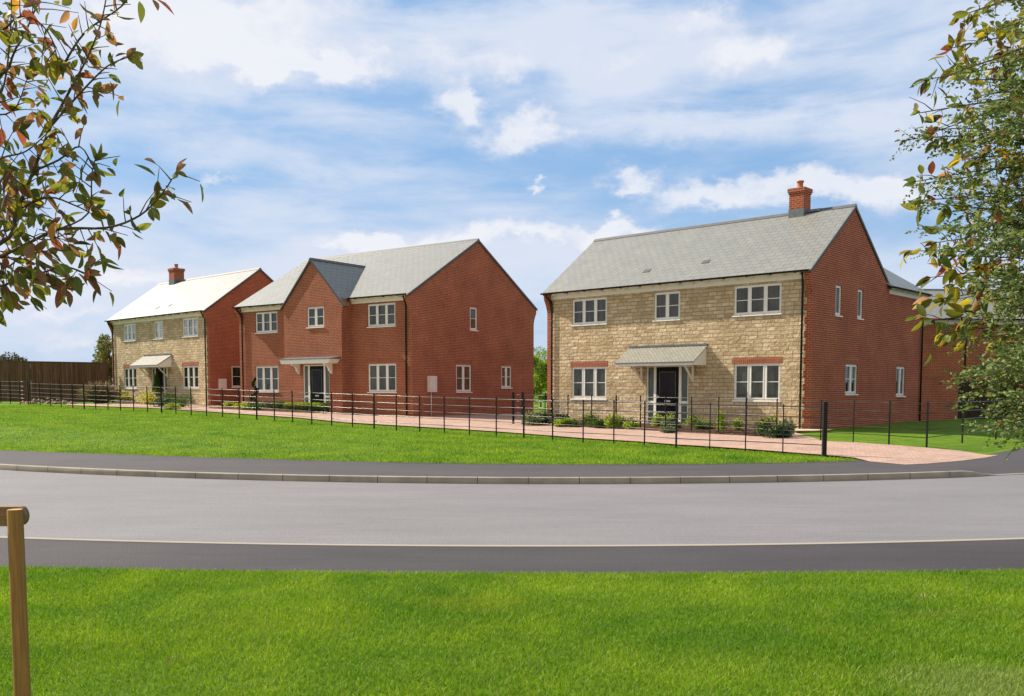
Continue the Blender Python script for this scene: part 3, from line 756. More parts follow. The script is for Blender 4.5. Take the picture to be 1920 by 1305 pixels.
BV = -.58; b0, b1 = -7.95, -3.9; bc = (b0+b1)/2; bz = 7.47; hw = (b1-b0)/2
g = MB(); bh = [(-6.28, -5.08, us+.08, uh+.0), (-6.64, -4.78, .06, gh)]
wall_sheet(g, b0, b1, -.4, H-.0, bh, d=BV)
g.quad([(b0, BV, H), (b1, BV, H), (b1, BV, H+.12), (bc, BV, bz-.08), (b0, BV, H+.12)])
g.quad([(b1, BV, -.4), (b1, 0, -.4), (b1, 0, H+.25), (b1, BV, H+.25)]); g.quad([(b0, 0, -.4), (b0, BV, -.4), (b0, BV, H+.25), (b0, 0, H+.25)])
for s, x in ((1, b1), (-1, b0)):    # sideways corbels
    pr = [(x, H-.55)]+[(x+s*.11*(k/6)**1.6, H-.55+.5*k/6) for k in range(1, 7)]+[(x+s*.11, H+.09), (x, H+.13)]
    g.prism(pr if s < 0 else pr[::-1], 'y', BV+.001, -.002) if s < 0 else g.prism(pr, 'y', -.002, BV+.001)
g.build('front_gable', M['brick_b'], rb)
roof_section(-W-.05, .05, D, ze, zr).build('roof', M['slate'], rb)
vb = -.3+(bz+.02-ze)/((zr-ze)/(D/2+.3)); r = MB(); ev = .2
fz = bz+.02; ez = fz-(hw+ev)*(fz-(H+.12))/hw*.985
for s in (1, -1):
    X = bc+s*(hw+ev)
    yv = -.3+max(0, (ez-ze))/((zr-ze)/(D/2+.3))
    q = [(bc, BV-.06, fz), (X, BV-.06, ez), (X, yv, ez), (bc, vb, fz)]; L = math.hypot(hw+ev, fz-ez)
    uv = [(0, L), (0, 0), (yv-BV, 0), (vb-BV, L)]; b = [(p[0], p[1], p[2]-.06) for p in q]
    if s < 0: q, b, uv = q[::-1], b[::-1], uv[::-1]
    r.quad(q, uv); r.quad(b[::-1])
    for i in range(4): j = (i+1) % 4; r.quad([q[j], q[i], b[i], b[j]])
r.build('gable_roof', M['slate'], rb)
for s in (1, -1):
    v = MB(); X = bc+s*(hw+ev); yv = BV-.075
    q = [(bc, yv, fz-.0), (X, yv, ez-.0), (X, yv, ez-.10), (bc, yv, fz-.12)]; v.quad(q if s < 0 else q[::-1])
    q2 = [(bc, yv, fz-.12), (X, yv, ez-.10), (X, BV, ez-.10), (bc, BV, fz-.12)]; v.quad(q2); v.build('verge', M['verge'], rb)
for x in (.012, -W-.045):
    for s in (0, 1):
        v = MB(); Y = (lambda y: y) if s == 0 else (lambda y: D-y)
        v.quad([(x+.035, Y(-.28), ze-.015), (x+.035, Y(D/2), zr-.015), (x+.035, Y(D/2), zr-.13), (x+.035, Y(-.28), ze-.125)][::1 if s == 0 else -1])
        v.build('verge', M['verge'], rb)
rt = MB(); x = -W-.05
while x < .04:
    L = min(.45, .05-x); rt.prism([(D/2-.13, zr-.075), (D/2, zr+.045), (D/2+.13, zr-.075), (D/2, zr-.03)], 'x', x, x+L); x += .45
rt.build('ridge_tiles', M['ridge'], rb); rt = MB(); y = BV-.08
while y < vb:
    L = min(.45, vb+.05-y); rt.prism([(bc+.12, fz-.09), (bc, fz+.045), (bc-.12, fz-.09), (bc, fz-.03)], 'y', y, y+L); y += .45
rt.build('ridge_tiles', M['ridge'], rb)
for a, b in ((-W+.23, b0-.02), (b1+.02, -.23)):
    f = MB(); f.box((a, -.03, H), (b, -.006, H+.24)); f.box((a, -.27, H+.22), (b, -.03, H+.235)); f.build('eaves_board', M['cream'], rb)
    x = a+.3
    while x < b: rf = MB(); rf.box((x-.022, -.26, H+.13), (x+.022, -.032, H+.219)); rf.build('rafter_foot', M['cream'], rb); x += .6
gutter(rb, -W-.04, b0-.19, -.33, ze-.03); gutter(rb, b1+.19, .03, -.33, ze-.03)
for x, s in ((-.33, 1), (-W+.3, -1)):
    downpipe(rb, [(x+.1*s, -.33, ze-.08), (x+.1*s, -.32, ze-.16), (x, -.07, ze-.42), (x, -.06, ze-.5), (x, -.06, .0)])
for (u0, u1, fl, n) in wins:
    z0, z1 = (us, uh) if fl else (gs, gh); window(rb, -u1, -u0, z0, z1, n, glass='glass_up' if fl else 'glass')
    if not fl: l = MB(); l.box((-u1-.06, -.006, z1+.001), (-u0+.06, .03, z1+.226)); l.build('lintel', M['soldier'], rb)
window(rb, -6.28, -5.08, us+.08, uh, 2, d0=BV, glass='glass_up')
l = MB(); l.box((-6.34, BV-.006, uh+.001), (-5.02, BV+.03, uh+.226)); l.build('lintel', M['soldier'], rb)
for (a0, a1, z0, z1, n) in swin:
    window(rb, a0, a1, z0, z1, n, mp=side_map); l = MB(); l.box((a0-.06, -.006, z1+.001), (a1+.06, .03, z1+.226)); l.xf(side_map).build('lintel', M['soldier'], rb)
entrance(rb, -6.64, -4.78, .06, gh, BV)
# flat porch canopy with scrolled brackets
c = MB(); c0, c1 = -7.62, -4.05; z = gh+.04; y1 = BV-.62
c.prism([(c0, z+.20), (c0+.16, z+.0), (c1-.16, z), (c1, z+.20)][::-1], 'y', y1, BV-.004)
can = c.build('canopy', M['cream'], rb)
c = MB(); c.prism([(y1-.04, z+.205), (y1-.04, z+.24), (BV-.004, z+.33), (BV-.004, z+.205)][::-1], 'x', c0-.03, c1+.03); c.build('canopy_roof', M['lead'], can)
for bxp in (c0+.75, c1-.55):
    pr = [(BV-.004, z), (BV-.52, z), (BV-.50, z-.08)]+[(BV-.50+.30*math.sin(k/6*math.pi/2)+.0, z-.08-.26*(1-math.cos(k/6*math.pi/2))) for k in range(1, 7)]+[(BV-.14, z-.38), (BV-.06, z-.47), (BV-.004, z-.48)]
    k = MB(); k.prism(pr, 'x', bxp-.05, bxp+.05); k.build('canopy_bracket', M['cream'], can)
mt = MB(); mt.box((.002, 1.0, 1.12), (.17, 1.50, 1.86)); mt.box((.17, 1.05, 1.17), (.176, 1.45, 1.81)); m_ = mt.build('meter_box', M['meter'], rb)
mt = MB(); mt.tube([(.06, 1.20, 1.12), (.06, 1.20, -.03)], .022, 8); mt.build('conduit', M['meter'], m_)
for y in (4.2, 5.9):
    a = MB(); a.box((.001, y, .28), (.006, y+.2, .35)); a.build('air_brick', M['verge'], rb)

# house D behind at right -------------------------------------------
rd = empty('brick_house', (18.5, 46.8, .2), R(3)); tag(rd, 'red brick house with grey roof half hidden behind the right-hand tree', 'house')
g = MB(); DW, DD, DH = 15., 7.2, 4.72
g.box((0, 0, -.4), (DW, DD, DH)); 
for x in (0, DW): 
    q = [(x, 0, DH), (x, DD, DH), (x, DD/2, DH+1.95)]; g.quad(q if x else q[::-1])
g.build('wall', M['brick_b'], rd)
m = roof_section(-.06, DW+.06, DD, DH+.18, DH+2.0); m.build('roof', M['slate'], rd)
m = MB(); m.box((0, -.04, DH-.1), (DW, -.003, DH+.12)); m.build('eaves_board', M['cream'], rd)
m = MB(); m.prism([(DD/2-.13, DH+1.93), (DD/2, DH+2.07), (DD/2+.13, DH+1.93)], 'x', -.06, DW+.06); m.build('ridge_tiles', M['ridge'], rd)
gutter(rd, -.06, DW+.06, -.34, DH+.15)
downpipe(rd, [(4.55, -.33, DH+.1), (4.55, -.3, DH), (4.5, -.06, DH-.3), (4.5, -.05, DH-.4), (4.5, -.05, 0)])
m = MB(); m.box((3.05, DD/2+.0, DH+1.5), (3.55, DD/2+.5, DH+2.25)); ch = m.build('chimney', M['brick'], rd)
# garden wall & dark fence
p0 = W2('C', -.12, HS['C']['D']+4.22); p1 = Vector((19.75, 41.1))
def linear(root_name, a, b, base, label, cat):
    v = b-a; o = empty(root_name, (a.x, a.y, base), math.atan2(v.y, v.x)); tag(o, label, cat); return o, v.length
o, L = linear('garden_wall', p0, p1, .08, 'red brick garden wall joining the rear corner of the nearest stone house', 'wall')
m = MB(); m.box((0.02, 0, -.3), (L, .215, 1.93)); m.build('wall_face', M['brick'], o)
m = MB(); m.box((0.02, -.012, 1.931), (L+.02, .227, 2.005)); m.build('coping', M['soldier'], o)
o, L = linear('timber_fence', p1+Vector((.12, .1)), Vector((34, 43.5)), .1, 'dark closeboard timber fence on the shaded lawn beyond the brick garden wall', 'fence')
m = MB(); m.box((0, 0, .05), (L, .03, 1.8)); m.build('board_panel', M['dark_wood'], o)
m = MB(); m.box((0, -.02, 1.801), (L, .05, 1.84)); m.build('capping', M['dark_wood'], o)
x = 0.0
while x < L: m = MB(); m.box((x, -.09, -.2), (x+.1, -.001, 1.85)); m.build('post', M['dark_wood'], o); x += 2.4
# tall brown fence at left
a = at_y(204, 700, 60.5).to_2d(); b = at_y(58, 700, 57.5).to_2d(); c = at_y(-160, 700, 56.0).to_2d()
for (p, q, lab) in ((b, a, 'tall brown closeboard fence running up to the farthest stone house'), (c, b, 'tall brown closeboard fence at the left edge below the small far trees')):
    o, L = linear('timber_fence', p, q, .72, lab, 'fence')
    m = MB(); m.box((0, 0, -.1), (L-.02, .03, 2.52)); m.build('board_panel', M['fence_wood'], o)
    m = MB(); m.box((0, -.03, 2.521), (L-.02, .06, 2.56)); m.build('capping', M['fence_wood'], o)
    x = 1.2
    while x < L: m = MB(); m.box((x, -.02, -.1), (x+.1, -.001, 2.5)); m.build('post', M['fence_wood'], o); x += 2.4

# ------------------------------------------------------------------ estate railings
FR = (.96, .76, .57, .40, .23)
def railing(posts, label, heavy=(), big=(), hgt=1.2, skip=()):
    pts = [p if isinstance(p, Vector) else P(*p) for p in posts]
    root = empty('estate_railing', pts[0]); tag(root, label, 'railing')
    inv = pts[0]
    for i, p in enumerate(pts):
        m = MB(); q = p-inv
        w = .05 if i in big else (.032 if i in heavy else .022); t = .05 if i in big else .014; hh = hgt+(.08 if i in big else .0)
        j = pts[min(i+1, len(pts)-1)]-pts[max(i-1, 0)]; an = math.atan2(j.y, j.x)
        m.box((-w if i not in big else -.045, -t/2 if i not in big else -.045, -.12), (w if i not in big else .045, t/2 if i not in big else .045, hh))
        c, s = math.cos(an+R(90) if i not in big else an), math.sin(an+R(90) if i not in big else an)
        if i not in big: m.xf(lambda v: (v[0]*c-v[1]*s, v[0]*s+v[1]*c, v[2]))
        m.xf(lambda v: (v[0]+q.x, v[1]+q.y, v[2]+q.z))
        m.build('post', M['iron'], root)
    for f in FR:
        m = MB(); m.tube([(p-inv)+Vector((0, 0, hgt*f)) for p in pts], .0105, 6); m.build('rail', M['iron_rail'], root)
    return root, pts
fr1 = [(1545,857),(1467.5,852.5),(1397.5,848.5),(1330.5,846),(1267.7,842.5),(1208.3,837),(1150.8,833.6),(1093.3,830.5),(1036,827),(982,822.8),(930.5,820),(880,816.5),(833,813.7),(786.9,811),(743.4,807.6),(701.6,804.8),(661,802),(622,799.4),(584.7,796.6),(548.5,792.8),(514.7,790),(481.6,787.8),(448.8,785.8),(417.5,783.8),(387.4,781.8),(358.7,779.6),(330,777.2),(303,775.4),(276.6,773.8),(250.8,772.4),(226,771),(202.8,769.8),(179.7,768.4),(158,767.2),(136.5,766),(115,764.6),(95.3,762.8),(75.5,761),(57,759.8)]
_, pts1 = railing(fr1, 'long black estate railing along the front lawn from the heavy square post leftward', heavy=(2, 4, 9, 15, 21, 27, 33), big=(0,))
fr3 = [(57,759.8),(38,758.6),(19.8,757.5),(1.9,756.4),(-17,755.4),(-37,754.4)]
v0 = pts1[-1]; railing([v0+Vector((-.15, .1, .08))]+[P(*p)+Vector((0, 0, .08)) for p in fr3[1:]], 'short black estate railing at the far left edge, stepped up from the long run')
fr2 = [(980.5,797.5),(1021.9,799),(1064.8,801),(1109,803),(1154.8,805.5),(1200.6,808),(1247.3,811),(1296,813.5),(1346.8,816.5),(1398.3,819.5),(1455.8,823.5),(1538.4,828.5),(1599.6,831.5),(1666.5,835.5),(1736.5,841)]
_, pts2 = railing(fr2, 'black estate railing along the planting bed in front of the nearest stone house', heavy=(0, 4, 9, 13), big=())
railing([(1737.5,840),(1804,831),(1867,824),(1935,817),(2005,811)], 'black estate railing crossing the right-hand lawn behind the small-leaved tree', heavy=())
gp = [P(962.5,796.5), P(980.0,797.6)]
m_root = empty('gate', gp[0]); tag(m_root, 'narrow black iron gate end between two thick posts beside the middle driveway', 'gate')
for p in gp:
    q = p-gp[0]; m = MB(); m.box((q.x-.045, q.y-.045, -.1), (q.x+.045, q.y+.045, 1.26)); m.build('post', M['iron'], m_root)
for f in FR:
    m = MB(); m.tube([(0, 0, 1.2*f), (gp[1]-gp[0])+Vector((0, 0, 1.2*f))], .0105, 6); m.build('rail', M['iron_rail'], m_root)

# ------------------------------------------------------------------ foliage
def leaf_object(name, pos, dirs, nrm, size, aspect, cols, mat, parent=None, fold=.25, broad=True, curl=.15):
    """pos (n,3) leaf base, dirs growth direction, nrm approximate face normal"""
    n = len(pos); pos = np.asarray(pos, float); d = np.asarray(dirs, float); d /= np.linalg.norm(d, axis=1)[:, None]+1e-9
    nr = np.asarray(nrm, float); s = np.cross(d, nr); s /= np.linalg.norm(s, axis=1)[:, None]+1e-9; nr = np.cross(s, d)
    L = np.asarray(size, float)[:, None]; Wd = L*aspect
    if broad:
        # midrib 0, .33, .7, 1 ; sides at .3 and .68
        def pt(t, w, up): return pos+d*L*t+s*Wd*w+nr*L*up
        A = [pt(0, 0, 0), pt(.25, 0, -.01-curl*.06), pt(.52, 0, -.02-curl*.27), pt(.78, 0, -.02-curl*.6), pt(1, 0, -curl)]
        for sg in (1, -1): A += [pt(.16, .33*sg, fold*.08-curl*.03), pt(.40, .5*sg, fold*.16-curl*.16), pt(.64, .44*sg, fold*.13-curl*.4), pt(.84, .24*sg, fold*.06-curl*.7)]
        k = 13; faces = [(0, 5, 1), (1, 5, 6, 2), (2, 6, 7, 3), (3, 7, 8, 4), (0, 1, 9), (1, 2, 10, 9), (2, 3, 11, 10), (3, 4, 12, 11)]
    else:
        def pt(t, w, up): return pos+d*L*t+s*Wd*w+nr*L*up
        A = [pt(0, 0, 0), pt(.45, .5, fold*.2), pt(1, 0, -curl), pt(.45, -.5, fold*.2)]; k = 4; faces = [(0, 1, 2, 3)]
    V = np.stack(A, 1).reshape(-1, 3)
    base = (np.arange(n)*k)[:, None]
    tot = []; lens = []
    for f in faces: lens.append(len(f))
    F_ = np.concatenate([base+np.array(f)[None, :] for f in faces], axis=1).ravel()   # per leaf all faces in order
    me = bpy.data.meshes.new(name)
    me.vertices.add(len(V)); me.vertices.foreach_set('co', V.astype(np.float32).ravel())
    ll = np.tile(np.array(lens), n); me.loops.add(len(F_)); me.loops.foreach_set('vertex_index', F_.astype(np.int32))
    me.polygons.add(len(ll)); me.polygons.foreach_set('loop_start', np.concatenate([[0], np.cumsum(ll)[:-1]]).astype(np.int32))
    try: me.polygons.foreach_set('loop_total', ll.astype(np.int32))
    except Exception: pass
    me.update(calc_edges=True)
    ca = me.color_attributes.new('leafcol', 'FLOAT_COLOR', 'POINT')
    c4 = np.ones((n, 4)); c4[:, :3] = cols; ca.data.foreach_set('color', np.repeat(c4, k, axis=0).astype(np.float32).ravel())
    me.materials.append(mat)
    o = bpy.data.objects.new(name, me); COL.objects.link(o)
    if parent: o.parent = parent
    return o
def rdir(n): v = rng.normal(size=(n, 3)); return v/np.linalg.norm(v, axis=1)[:, None]
def pick(pal, n, jit=.15):
    w = np.array([p[0] for p in pal], float); c = np.array([p[1] for p in pal]); i = rng.choice(len(pal), n, p=w/w.sum())
    return np.clip(c[i]*(1+rng.normal(size=(n, 1))*jit), .002, 1)
GREEN = [(3, (.05, .10, .018)), (3, (.075, .14, .02)), (1, (.11, .17, .03))]
LIME = [(3, (.30, .38, .02)), (2, (.20, .32, .02)), (1, (.42, .44, .04))]
YEL = [(3, (.62, .52, .04)), (2, (.40, .42, .03)), (1, (.20, .28, .03))]
GREY = [(3, (.15, .18, .10)), (2, (.10, .14, .06)), (1, (.24, .24, .14))]
DARK = [(3, (.018, .045, .012)), (2, (.03, .07, .016))]
def shrub(name, label, p, r, h, pal, n=420, leaf=.07, group='shrubs in the front garden beds', cat='shrub', top=None, asp=.5):
    root = empty(name, p); tag(root, label, cat, group)
    m = MB()
    for k in range(7):
        a = random.uniform(0, 6.28); q = Vector((math.cos(a)*r*.5, math.sin(a)*r*.5, h*random.uniform(.55, .85)))
        m.tube([(0, 0, -.02), q*.5+Vector((0, 0, .02)), q], [.012, .008, .004], 5)
    m.build('stems', M['bark'], root)
    nc = max(6, int(r*26)); cen = rdir(nc)*np.array([r, r, h*.5])*.62*rng.uniform(.5, 1.1, (nc, 1)); cen[:, 2] = np.abs(cen[:, 2])*.9+h*.32*rng.random(nc)
    i = rng.integers(0, nc, n); off = rdir(n)*rng.random((n, 1))**.5*np.array([r, r, h*.6])*.42
    pos = cen[i]+off; pos[:, 2] = np.clip(pos[:, 2], .02, h)
    d = off/np.linalg.norm(off, axis=1)[:, None]+rdir(n)*.6+np.array([0, 0, .5])
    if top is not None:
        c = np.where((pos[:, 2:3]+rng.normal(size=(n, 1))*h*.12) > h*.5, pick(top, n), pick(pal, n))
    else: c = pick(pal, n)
    leaf_object('foliage', pos, d, rdir(n)+np.array([0, 0, 1]), leaf*rng.uniform(.6, 1.2, n), asp, c, M['leaf_small'], root, broad=False)
    return root
# bed of the nearest stone house, left to right:  px, py(base), radius, height, palette, top, label
bedC = [(1000,797,.42,.55,GREY,None,'pale grey-green bushy shrub at the left end of the bed, beside the gate'),
 (1023,796,.34,.50,GREEN,GREY,'grey-green shrub just left of the left corner of the nearest stone house'),
 (1054,797,.24,.42,DARK,None,'dark rounded shrub at the left corner downpipe of the nearest stone house'),
 (1048,799.5,.28,.26,LIME,None,'low lime clump in front of the dark rounded shrub'),
 (1072,800,.28,.28,GREEN,LIME,'low green clump between the dark shrub and the left ground-floor window'),
 (1105,800,.36,.52,GREEN,LIME,'yellow-green shrub under the left ground-floor window'),
 (1120,802,.30,.30,GREEN,None,'low leafy clump at the right end under the left ground-floor window'),
 (1148,803,.24,.56,LIME,None,'upright lime shrub a metre right of the left ground-floor window'),
 (1162,801,.28,.42,GREEN,LIME,'green shrub behind the upright lime one, left of the porch'),
 (1186,804,.30,.40,LIME,GREEN,'round lime shrub below the left porch bracket'),
 (1235,803,.24,.50,LIME,None,'bright lime shrub in front of the left sidelight of the black door'),
 (1262,806,.32,.52,GREEN,LIME,'pale green shrub right in front of the black door'),
 (1254,811,.26,.20,GREY,None,'low silvery clump at the bed edge before the black door'),
 (1300,803,.28,.52,LIME,GREEN,'yellow-green shrub just right of the door frame'),
 (1318,808,.30,.38,GREEN,LIME,'green clump under the right porch bracket'),
 (1353,811,.19,.70,LIME,None,'tall lime shrub under the left edge of the right ground-floor window'),
 (1382,811,.16,.42,LIME,None,'small lime shrub under the middle of the right ground-floor window'),
 (1437,817,.34,.66,GREEN,LIME,'leafy green shrub right of the right ground-floor window'),
 (1452,820,.36,.42,DARK,GREEN,'darker green spreading shrub at the front of the right end of the bed'),
 (1478,818,.26,.62,GREY,GREEN,'airy grey-green shrub beside the right corner downpipe'),
 (1339,808,.2,.22,LIME,None,'very small lime clump left of the tall lime shrub')]
for i, (x, y, r_, h_, pa, tp, lab) in enumerate(bedC):
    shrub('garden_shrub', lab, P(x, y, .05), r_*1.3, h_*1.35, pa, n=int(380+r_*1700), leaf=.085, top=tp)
bedB = [(462,768,.42,.42,LIME,'lime clump at the left corner of the brick house'),
 (479,769,.55,.50,GREEN,'green mound at the foot of the spiral topiary'),
 (500,769,.5,.62,GREY,'pale shrub left under the lower left window of the brick house'),
 (527,770,.4,.55,GREEN,'dark leafy shrub between the lower left window and the low clipped hedge')]
for x, y, r_, h_, pa, lab in bedB: shrub('garden_shrub', lab, P(x, y, .05), r_*1.25, h_*1.25, pa, n=700, leaf=.1)
bedA = [(196,754,.42,.65,YEL,'small yellow shrub at the left corner of the farthest stone house'),
 (211,753,.5,.6,GREEN,'green shrub between the two yellow shrubs at the far left corner'),
 (227,753,.65,.85,YEL,'yellow shrub under the lower left window of the farthest stone house'),
 (275,758,.6,.75,YEL,'yellow-green shrub left of the blue planter'),
 (290,757,.75,1.0,YEL,'broad bright yellow shrub in front of the farthest front door'),
 (304,762,.65,.6,DARK,'dark low shrub under the bright yellow shrub'),
 (315,759,.5,.8,GREEN,'green shrub just right of the blue planter'),
 (322,766,.4,.25,LIME,'low lime clump at the edge of the farthest bed'),
 (344,763,.62,.75,GREEN,'dark green shrub under the lower right window of the farthest stone house'),
 (433,764,.35,.28,LIME,'small lime plant at the foot of the farthest gable wall'),
 (449,765,.3,.25,YEL,'tiny yellow plant between the farthest gable and the brick house')]
for x, y, r_, h_, pa, lab in bedA: shrub('garden_shrub', lab, P(x, y, .05), r_*1.25, h_*1.25, pa, n=750, leaf=.12)
# low clipped hedge before B's door
a = P(536, 773).to_2d(); b = P(621, 776).to_2d(); v = b-a; L = v.length; n = 5200
o = empty('box_hedge', (a.x, a.y, zf(a.x, a.y)+.04), math.atan2(v.y, v.x)); tag(o, 'low clipped lime-topped box hedge in front of the brick house porch', 'hedge')
pos = np.stack([rng.uniform(0, L, n), rng.uniform(-.2, .2, n), rng.random(n)**.6*.42], 1)
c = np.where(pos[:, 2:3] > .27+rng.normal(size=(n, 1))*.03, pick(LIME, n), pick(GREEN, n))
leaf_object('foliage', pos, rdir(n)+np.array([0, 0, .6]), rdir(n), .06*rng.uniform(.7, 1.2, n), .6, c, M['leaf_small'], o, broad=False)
m = MB(); 
for k in range(12): m.tube([(L*(k+.5)/12, 0, -.05), (L*(k+.5)/12, 0, .28)], .012, 5)
m.build('stems', M['bark'], o)
# spiral topiary
p = P(478, 768, .05); o = empty('spiral_topiary', p); tag(o, 'dark green spiral topiary left of the brick house lower window', 'topiary')
m = MB(); m.tube([(0, 0, 0), (0, 0, 1.5)], .025, 6); m.build('trunk', M['bark'], o)
n = 2600; t = rng.random(n); z = .25+t*1.35; rr = .34*(1-t*.78); an = t*4*math.pi
pos = np.stack([np.cos(an)*rr*.55, np.sin(an)*rr*.55, z], 1)+rdir(n)*(rr*.55)[:, None]*rng.random((n, 1))**.4*np.array([1, 1, .55])
leaf_object('foliage', pos, rdir(n)+np.array([0, 0, .5]), rdir(n), .06*rng.uniform(.7, 1.2, n), .5, pick(DARK, n), M['leaf_small'], o, broad=False)
# blue planter with conifer
pw = W2('A', -4.7, -.8); o = empty('potted_conifer', (pw.x, pw.y, zf(pw.x, pw.y)+.05)); tag(o, 'dark conical conifer in a blue pot before the farthest front door', 'potted plant')
M['bluepot'] = simple('blue_glazed_pot', (.06, .10, .20), .3, var=.15)
m = MB(); m.lathe([(.0, 0), (.22, 0), (.30, .30), (.34, .55), (.36, .56), (.36, .60), (.31, .60), (.29, .52), (0, .5)], n=24); m.build('pot', M['bluepot'], o)
n = 3000; t = rng.random(n)**.8; z = .62+t*1.15; rr = .27*(1-t)**.8+.02; an = rng.random(n)*6.28; q = rng.random(n)**.35
pos = np.stack([np.cos(an)*rr*q, np.sin(an)*rr*q, z], 1)
leaf_object('foliage', pos, np.stack([np.cos(an)*.5, np.sin(an)*.5, np.ones(n)], 1), rdir(n), .08*rng.uniform(.7, 1.2, n), .4, pick(GREEN, n)*.75, M['leaf_small'], o, broad=False)

# trees far behind --------------------------------------------------
def tree(name, label, loc, h, crown_r, crown_h, n, leaf, pal, group=None, cat='tree', trunk_r=.12, clumps=26, asp=.5, low=.3):
    root = empty(name, loc); tag(root, label, cat, group)
    m = MB(); m.tube([(0, 0, -.2), (.03, .02, h*.35), (0, .05, h*.8)], [trunk_r, trunk_r*.7, trunk_r*.2], 8)
    cen = []
    for k in range(clumps):
        v = rdir(1)[0]*np.array([crown_r, crown_r, crown_h/2])*random.uniform(.35, .95); c = v+np.array([0, 0, h-crown_h/2]); cen.append(c)
        s = Vector((0, 0, h*random.uniform(low, .7))); m.tube([s, (s+Vector(c))*.5+Vector((0, 0, .1)), Vector(c)], [trunk_r*.35, trunk_r*.2, .01], 5)
    m.build('trunk', M['bark'], root)
    cen = np.array(cen); i = rng.integers(0, clumps, n); cr = rng.uniform(.22, .42, clumps)*crown_r
    off = rdir(n)*rng.random((n, 1))**.45*cr[i][:, None]*np.array([1, 1, .75])
    tone = (rng.uniform(.75, 1.25, clumps))[i][:, None]
    leaf_object('crown', cen[i]+off, off+rdir(n)*.2, rdir(n)+np.array([0, 0, .8]), leaf*rng.uniform(.6, 1.2, n), asp, np.clip(pick(pal, n)*tone, 0, 1), M['leaf_small'], root, broad=False)
OL = [(3, (.13, .16, .05)), (2, (.20, .22, .07)), (1, (.30, .26, .10))]
BROWN = [(3, (.05, .045, .03)), (2, (.07, .07, .04))]
gl = lambda px, py, Y: (lambda v: (v.x, v.y, 1.0))(at_y(px, py, Y))
tree('background_tree', 'small olive tree rising behind the fence beside the farthest stone house', gl(196, 700, 66), 4.4, 1.0, 3.6, 6000, .17, OL, 'trees beyond the brown fence')
tree('background_tree', 'slim leafy tree touching the left wall of the farthest stone house', gl(206, 700, 64), 4.1, .8, 3.4, 4000, .16, OL, 'trees beyond the brown fence')
tree('background_tree', 'far dark tree above the fence at the left picture edge', gl(3, 700, 95), 4.0, 2.0, 3.2, 5000, .26, BROWN, 'trees beyond the brown fence')
tree('background_tree', 'far dark double-topped tree above the fence, right of the one at the picture edge', gl(33, 700, 92), 3.6, 1.5, 2.8, 4000, .24, BROWN, 'trees beyond the brown fence')
BRI = [(3, (.26, .38, .04)), (2, (.17, .28, .035)), (1, (.40, .48, .07))]
for x, Y, h_, lab in ((996, 58, 4.1, 'bright green bush seen right behind the rear corner of the brick house'), (1014, 62, 3.9, 'bright green bush in the middle of the gap between the brick and nearest stone house'), (1033, 58, 3.4, 'bright green bush against the left side of the nearest stone house')):
    q = at_y(x, 720, Y); tree('background_bush', lab, (q.x, q.y, .3), h_, 1.25, h_*.95, 5200, .15, BRI, 'bushes between the houses', 'bush', .05, 22, low=.05)
# dry grass and rubble at left
DRY = [(3, (.32, .24, .17)), (2, (.42, .33, .26)), (1, (.22, .16, .11))]
q = P(188, 757); root = empty('dry_shrub', q); tag(root, 'large dry brown twiggy shrub left of the farthest stone house', 'shrub')
n = 2600; a = rng.random(n)*6.28; rr = rng.random(n)**.5
pos = np.stack([np.cos(a)*rr*.3, np.sin(a)*rr*.3, rng.random(n)*.2], 1)
d = np.stack([np.cos(a)*rr, np.sin(a)*rr, .75+rng.random(n)*.6], 1)+rdir(n)*.2
leaf_object('twigs', pos, d, rdir(n), rng.uniform(.5, 1.25, n), .012, pick(DRY, n), M['leaf_small'], root, broad=True, curl=.35)
q = P(92, 757)
m = MB()
for k in range(60):
    a_, r_ = random.uniform(0, 6.28), random.random()**.6*1.5; s = random.uniform(.06, .2); c = Vector((math.cos(a_)*r_*1.3, math.sin(a_)*r_*.6, max(0, .42-r_*.28)*random.random()))
    vs = [c+Vector(v)*s*random.uniform(.6, 1.2) for v in ((1, 0, 0), (0, 1, 0), (-1, 0, 0), (0, -1, 0), (0, 0, .7), (0, 0, -.6))]
    for f in ((0, 1, 4), (1, 2, 4), (2, 3, 4), (3, 0, 4), (1, 0, 5), (2, 1, 5), (3, 2, 5), (0, 3, 5)): m.quad([vs[i] for i in f])
o = m.build('rubble', simple('rubble', (.33, .22, .15), .9, var=.25)); o.location = q; tag(o, 'low pale heap of soil and rubble at the foot of the tall brown fence', 'rubble', kind='stuff')

# ------------------------------------------------------------------ stake and rail, bottom left
SY = 3.75
ps = at_z(44, 1390, 0); bt = at_y(47, 1420, SY); tp = at_y(28, 955, SY)
root = empty('tree_stake', (bt.x, bt.y, 0)); tag(root, 'round timber tree stake with a half-round crossbar at bottom left', 'tree stake')
lb = Vector((bt.x+.0, bt.y, -.2)); o0 = Vector((bt.x, bt.y, 0))
dirv = (tp-Vector((bt.x, bt.y, bt.z))).normalized(); base = tp-dirv*(tp.z+.1)/dirv.z
root.location = (base.x, base.y, 0); o0 = Vector((base.x, base.y, 0))
m = MB(); k = 24; m.tube([base-o0, base-o0+(tp-base)*.5, tp-o0-dirv*.004, tp-o0], [.0335, .0315, .030, .0285], k, cap=False); m.build('stake', M['stake'], root)
m = MB(); tt = tp-o0; m.lathe([(.0287, -.0005), (.0, .0005)], tuple(tt), 24); m.build('sawn_top', M['stakecut'], root)
rz0 = at_y(0, 949, SY+.06).z; rz1 = at_y(0, 985, SY+.06).z; xr = at_y(52, 965, SY+.06).x
m = MB(); hh = rz0-rz1; rc_ = (rz0+rz1)/2
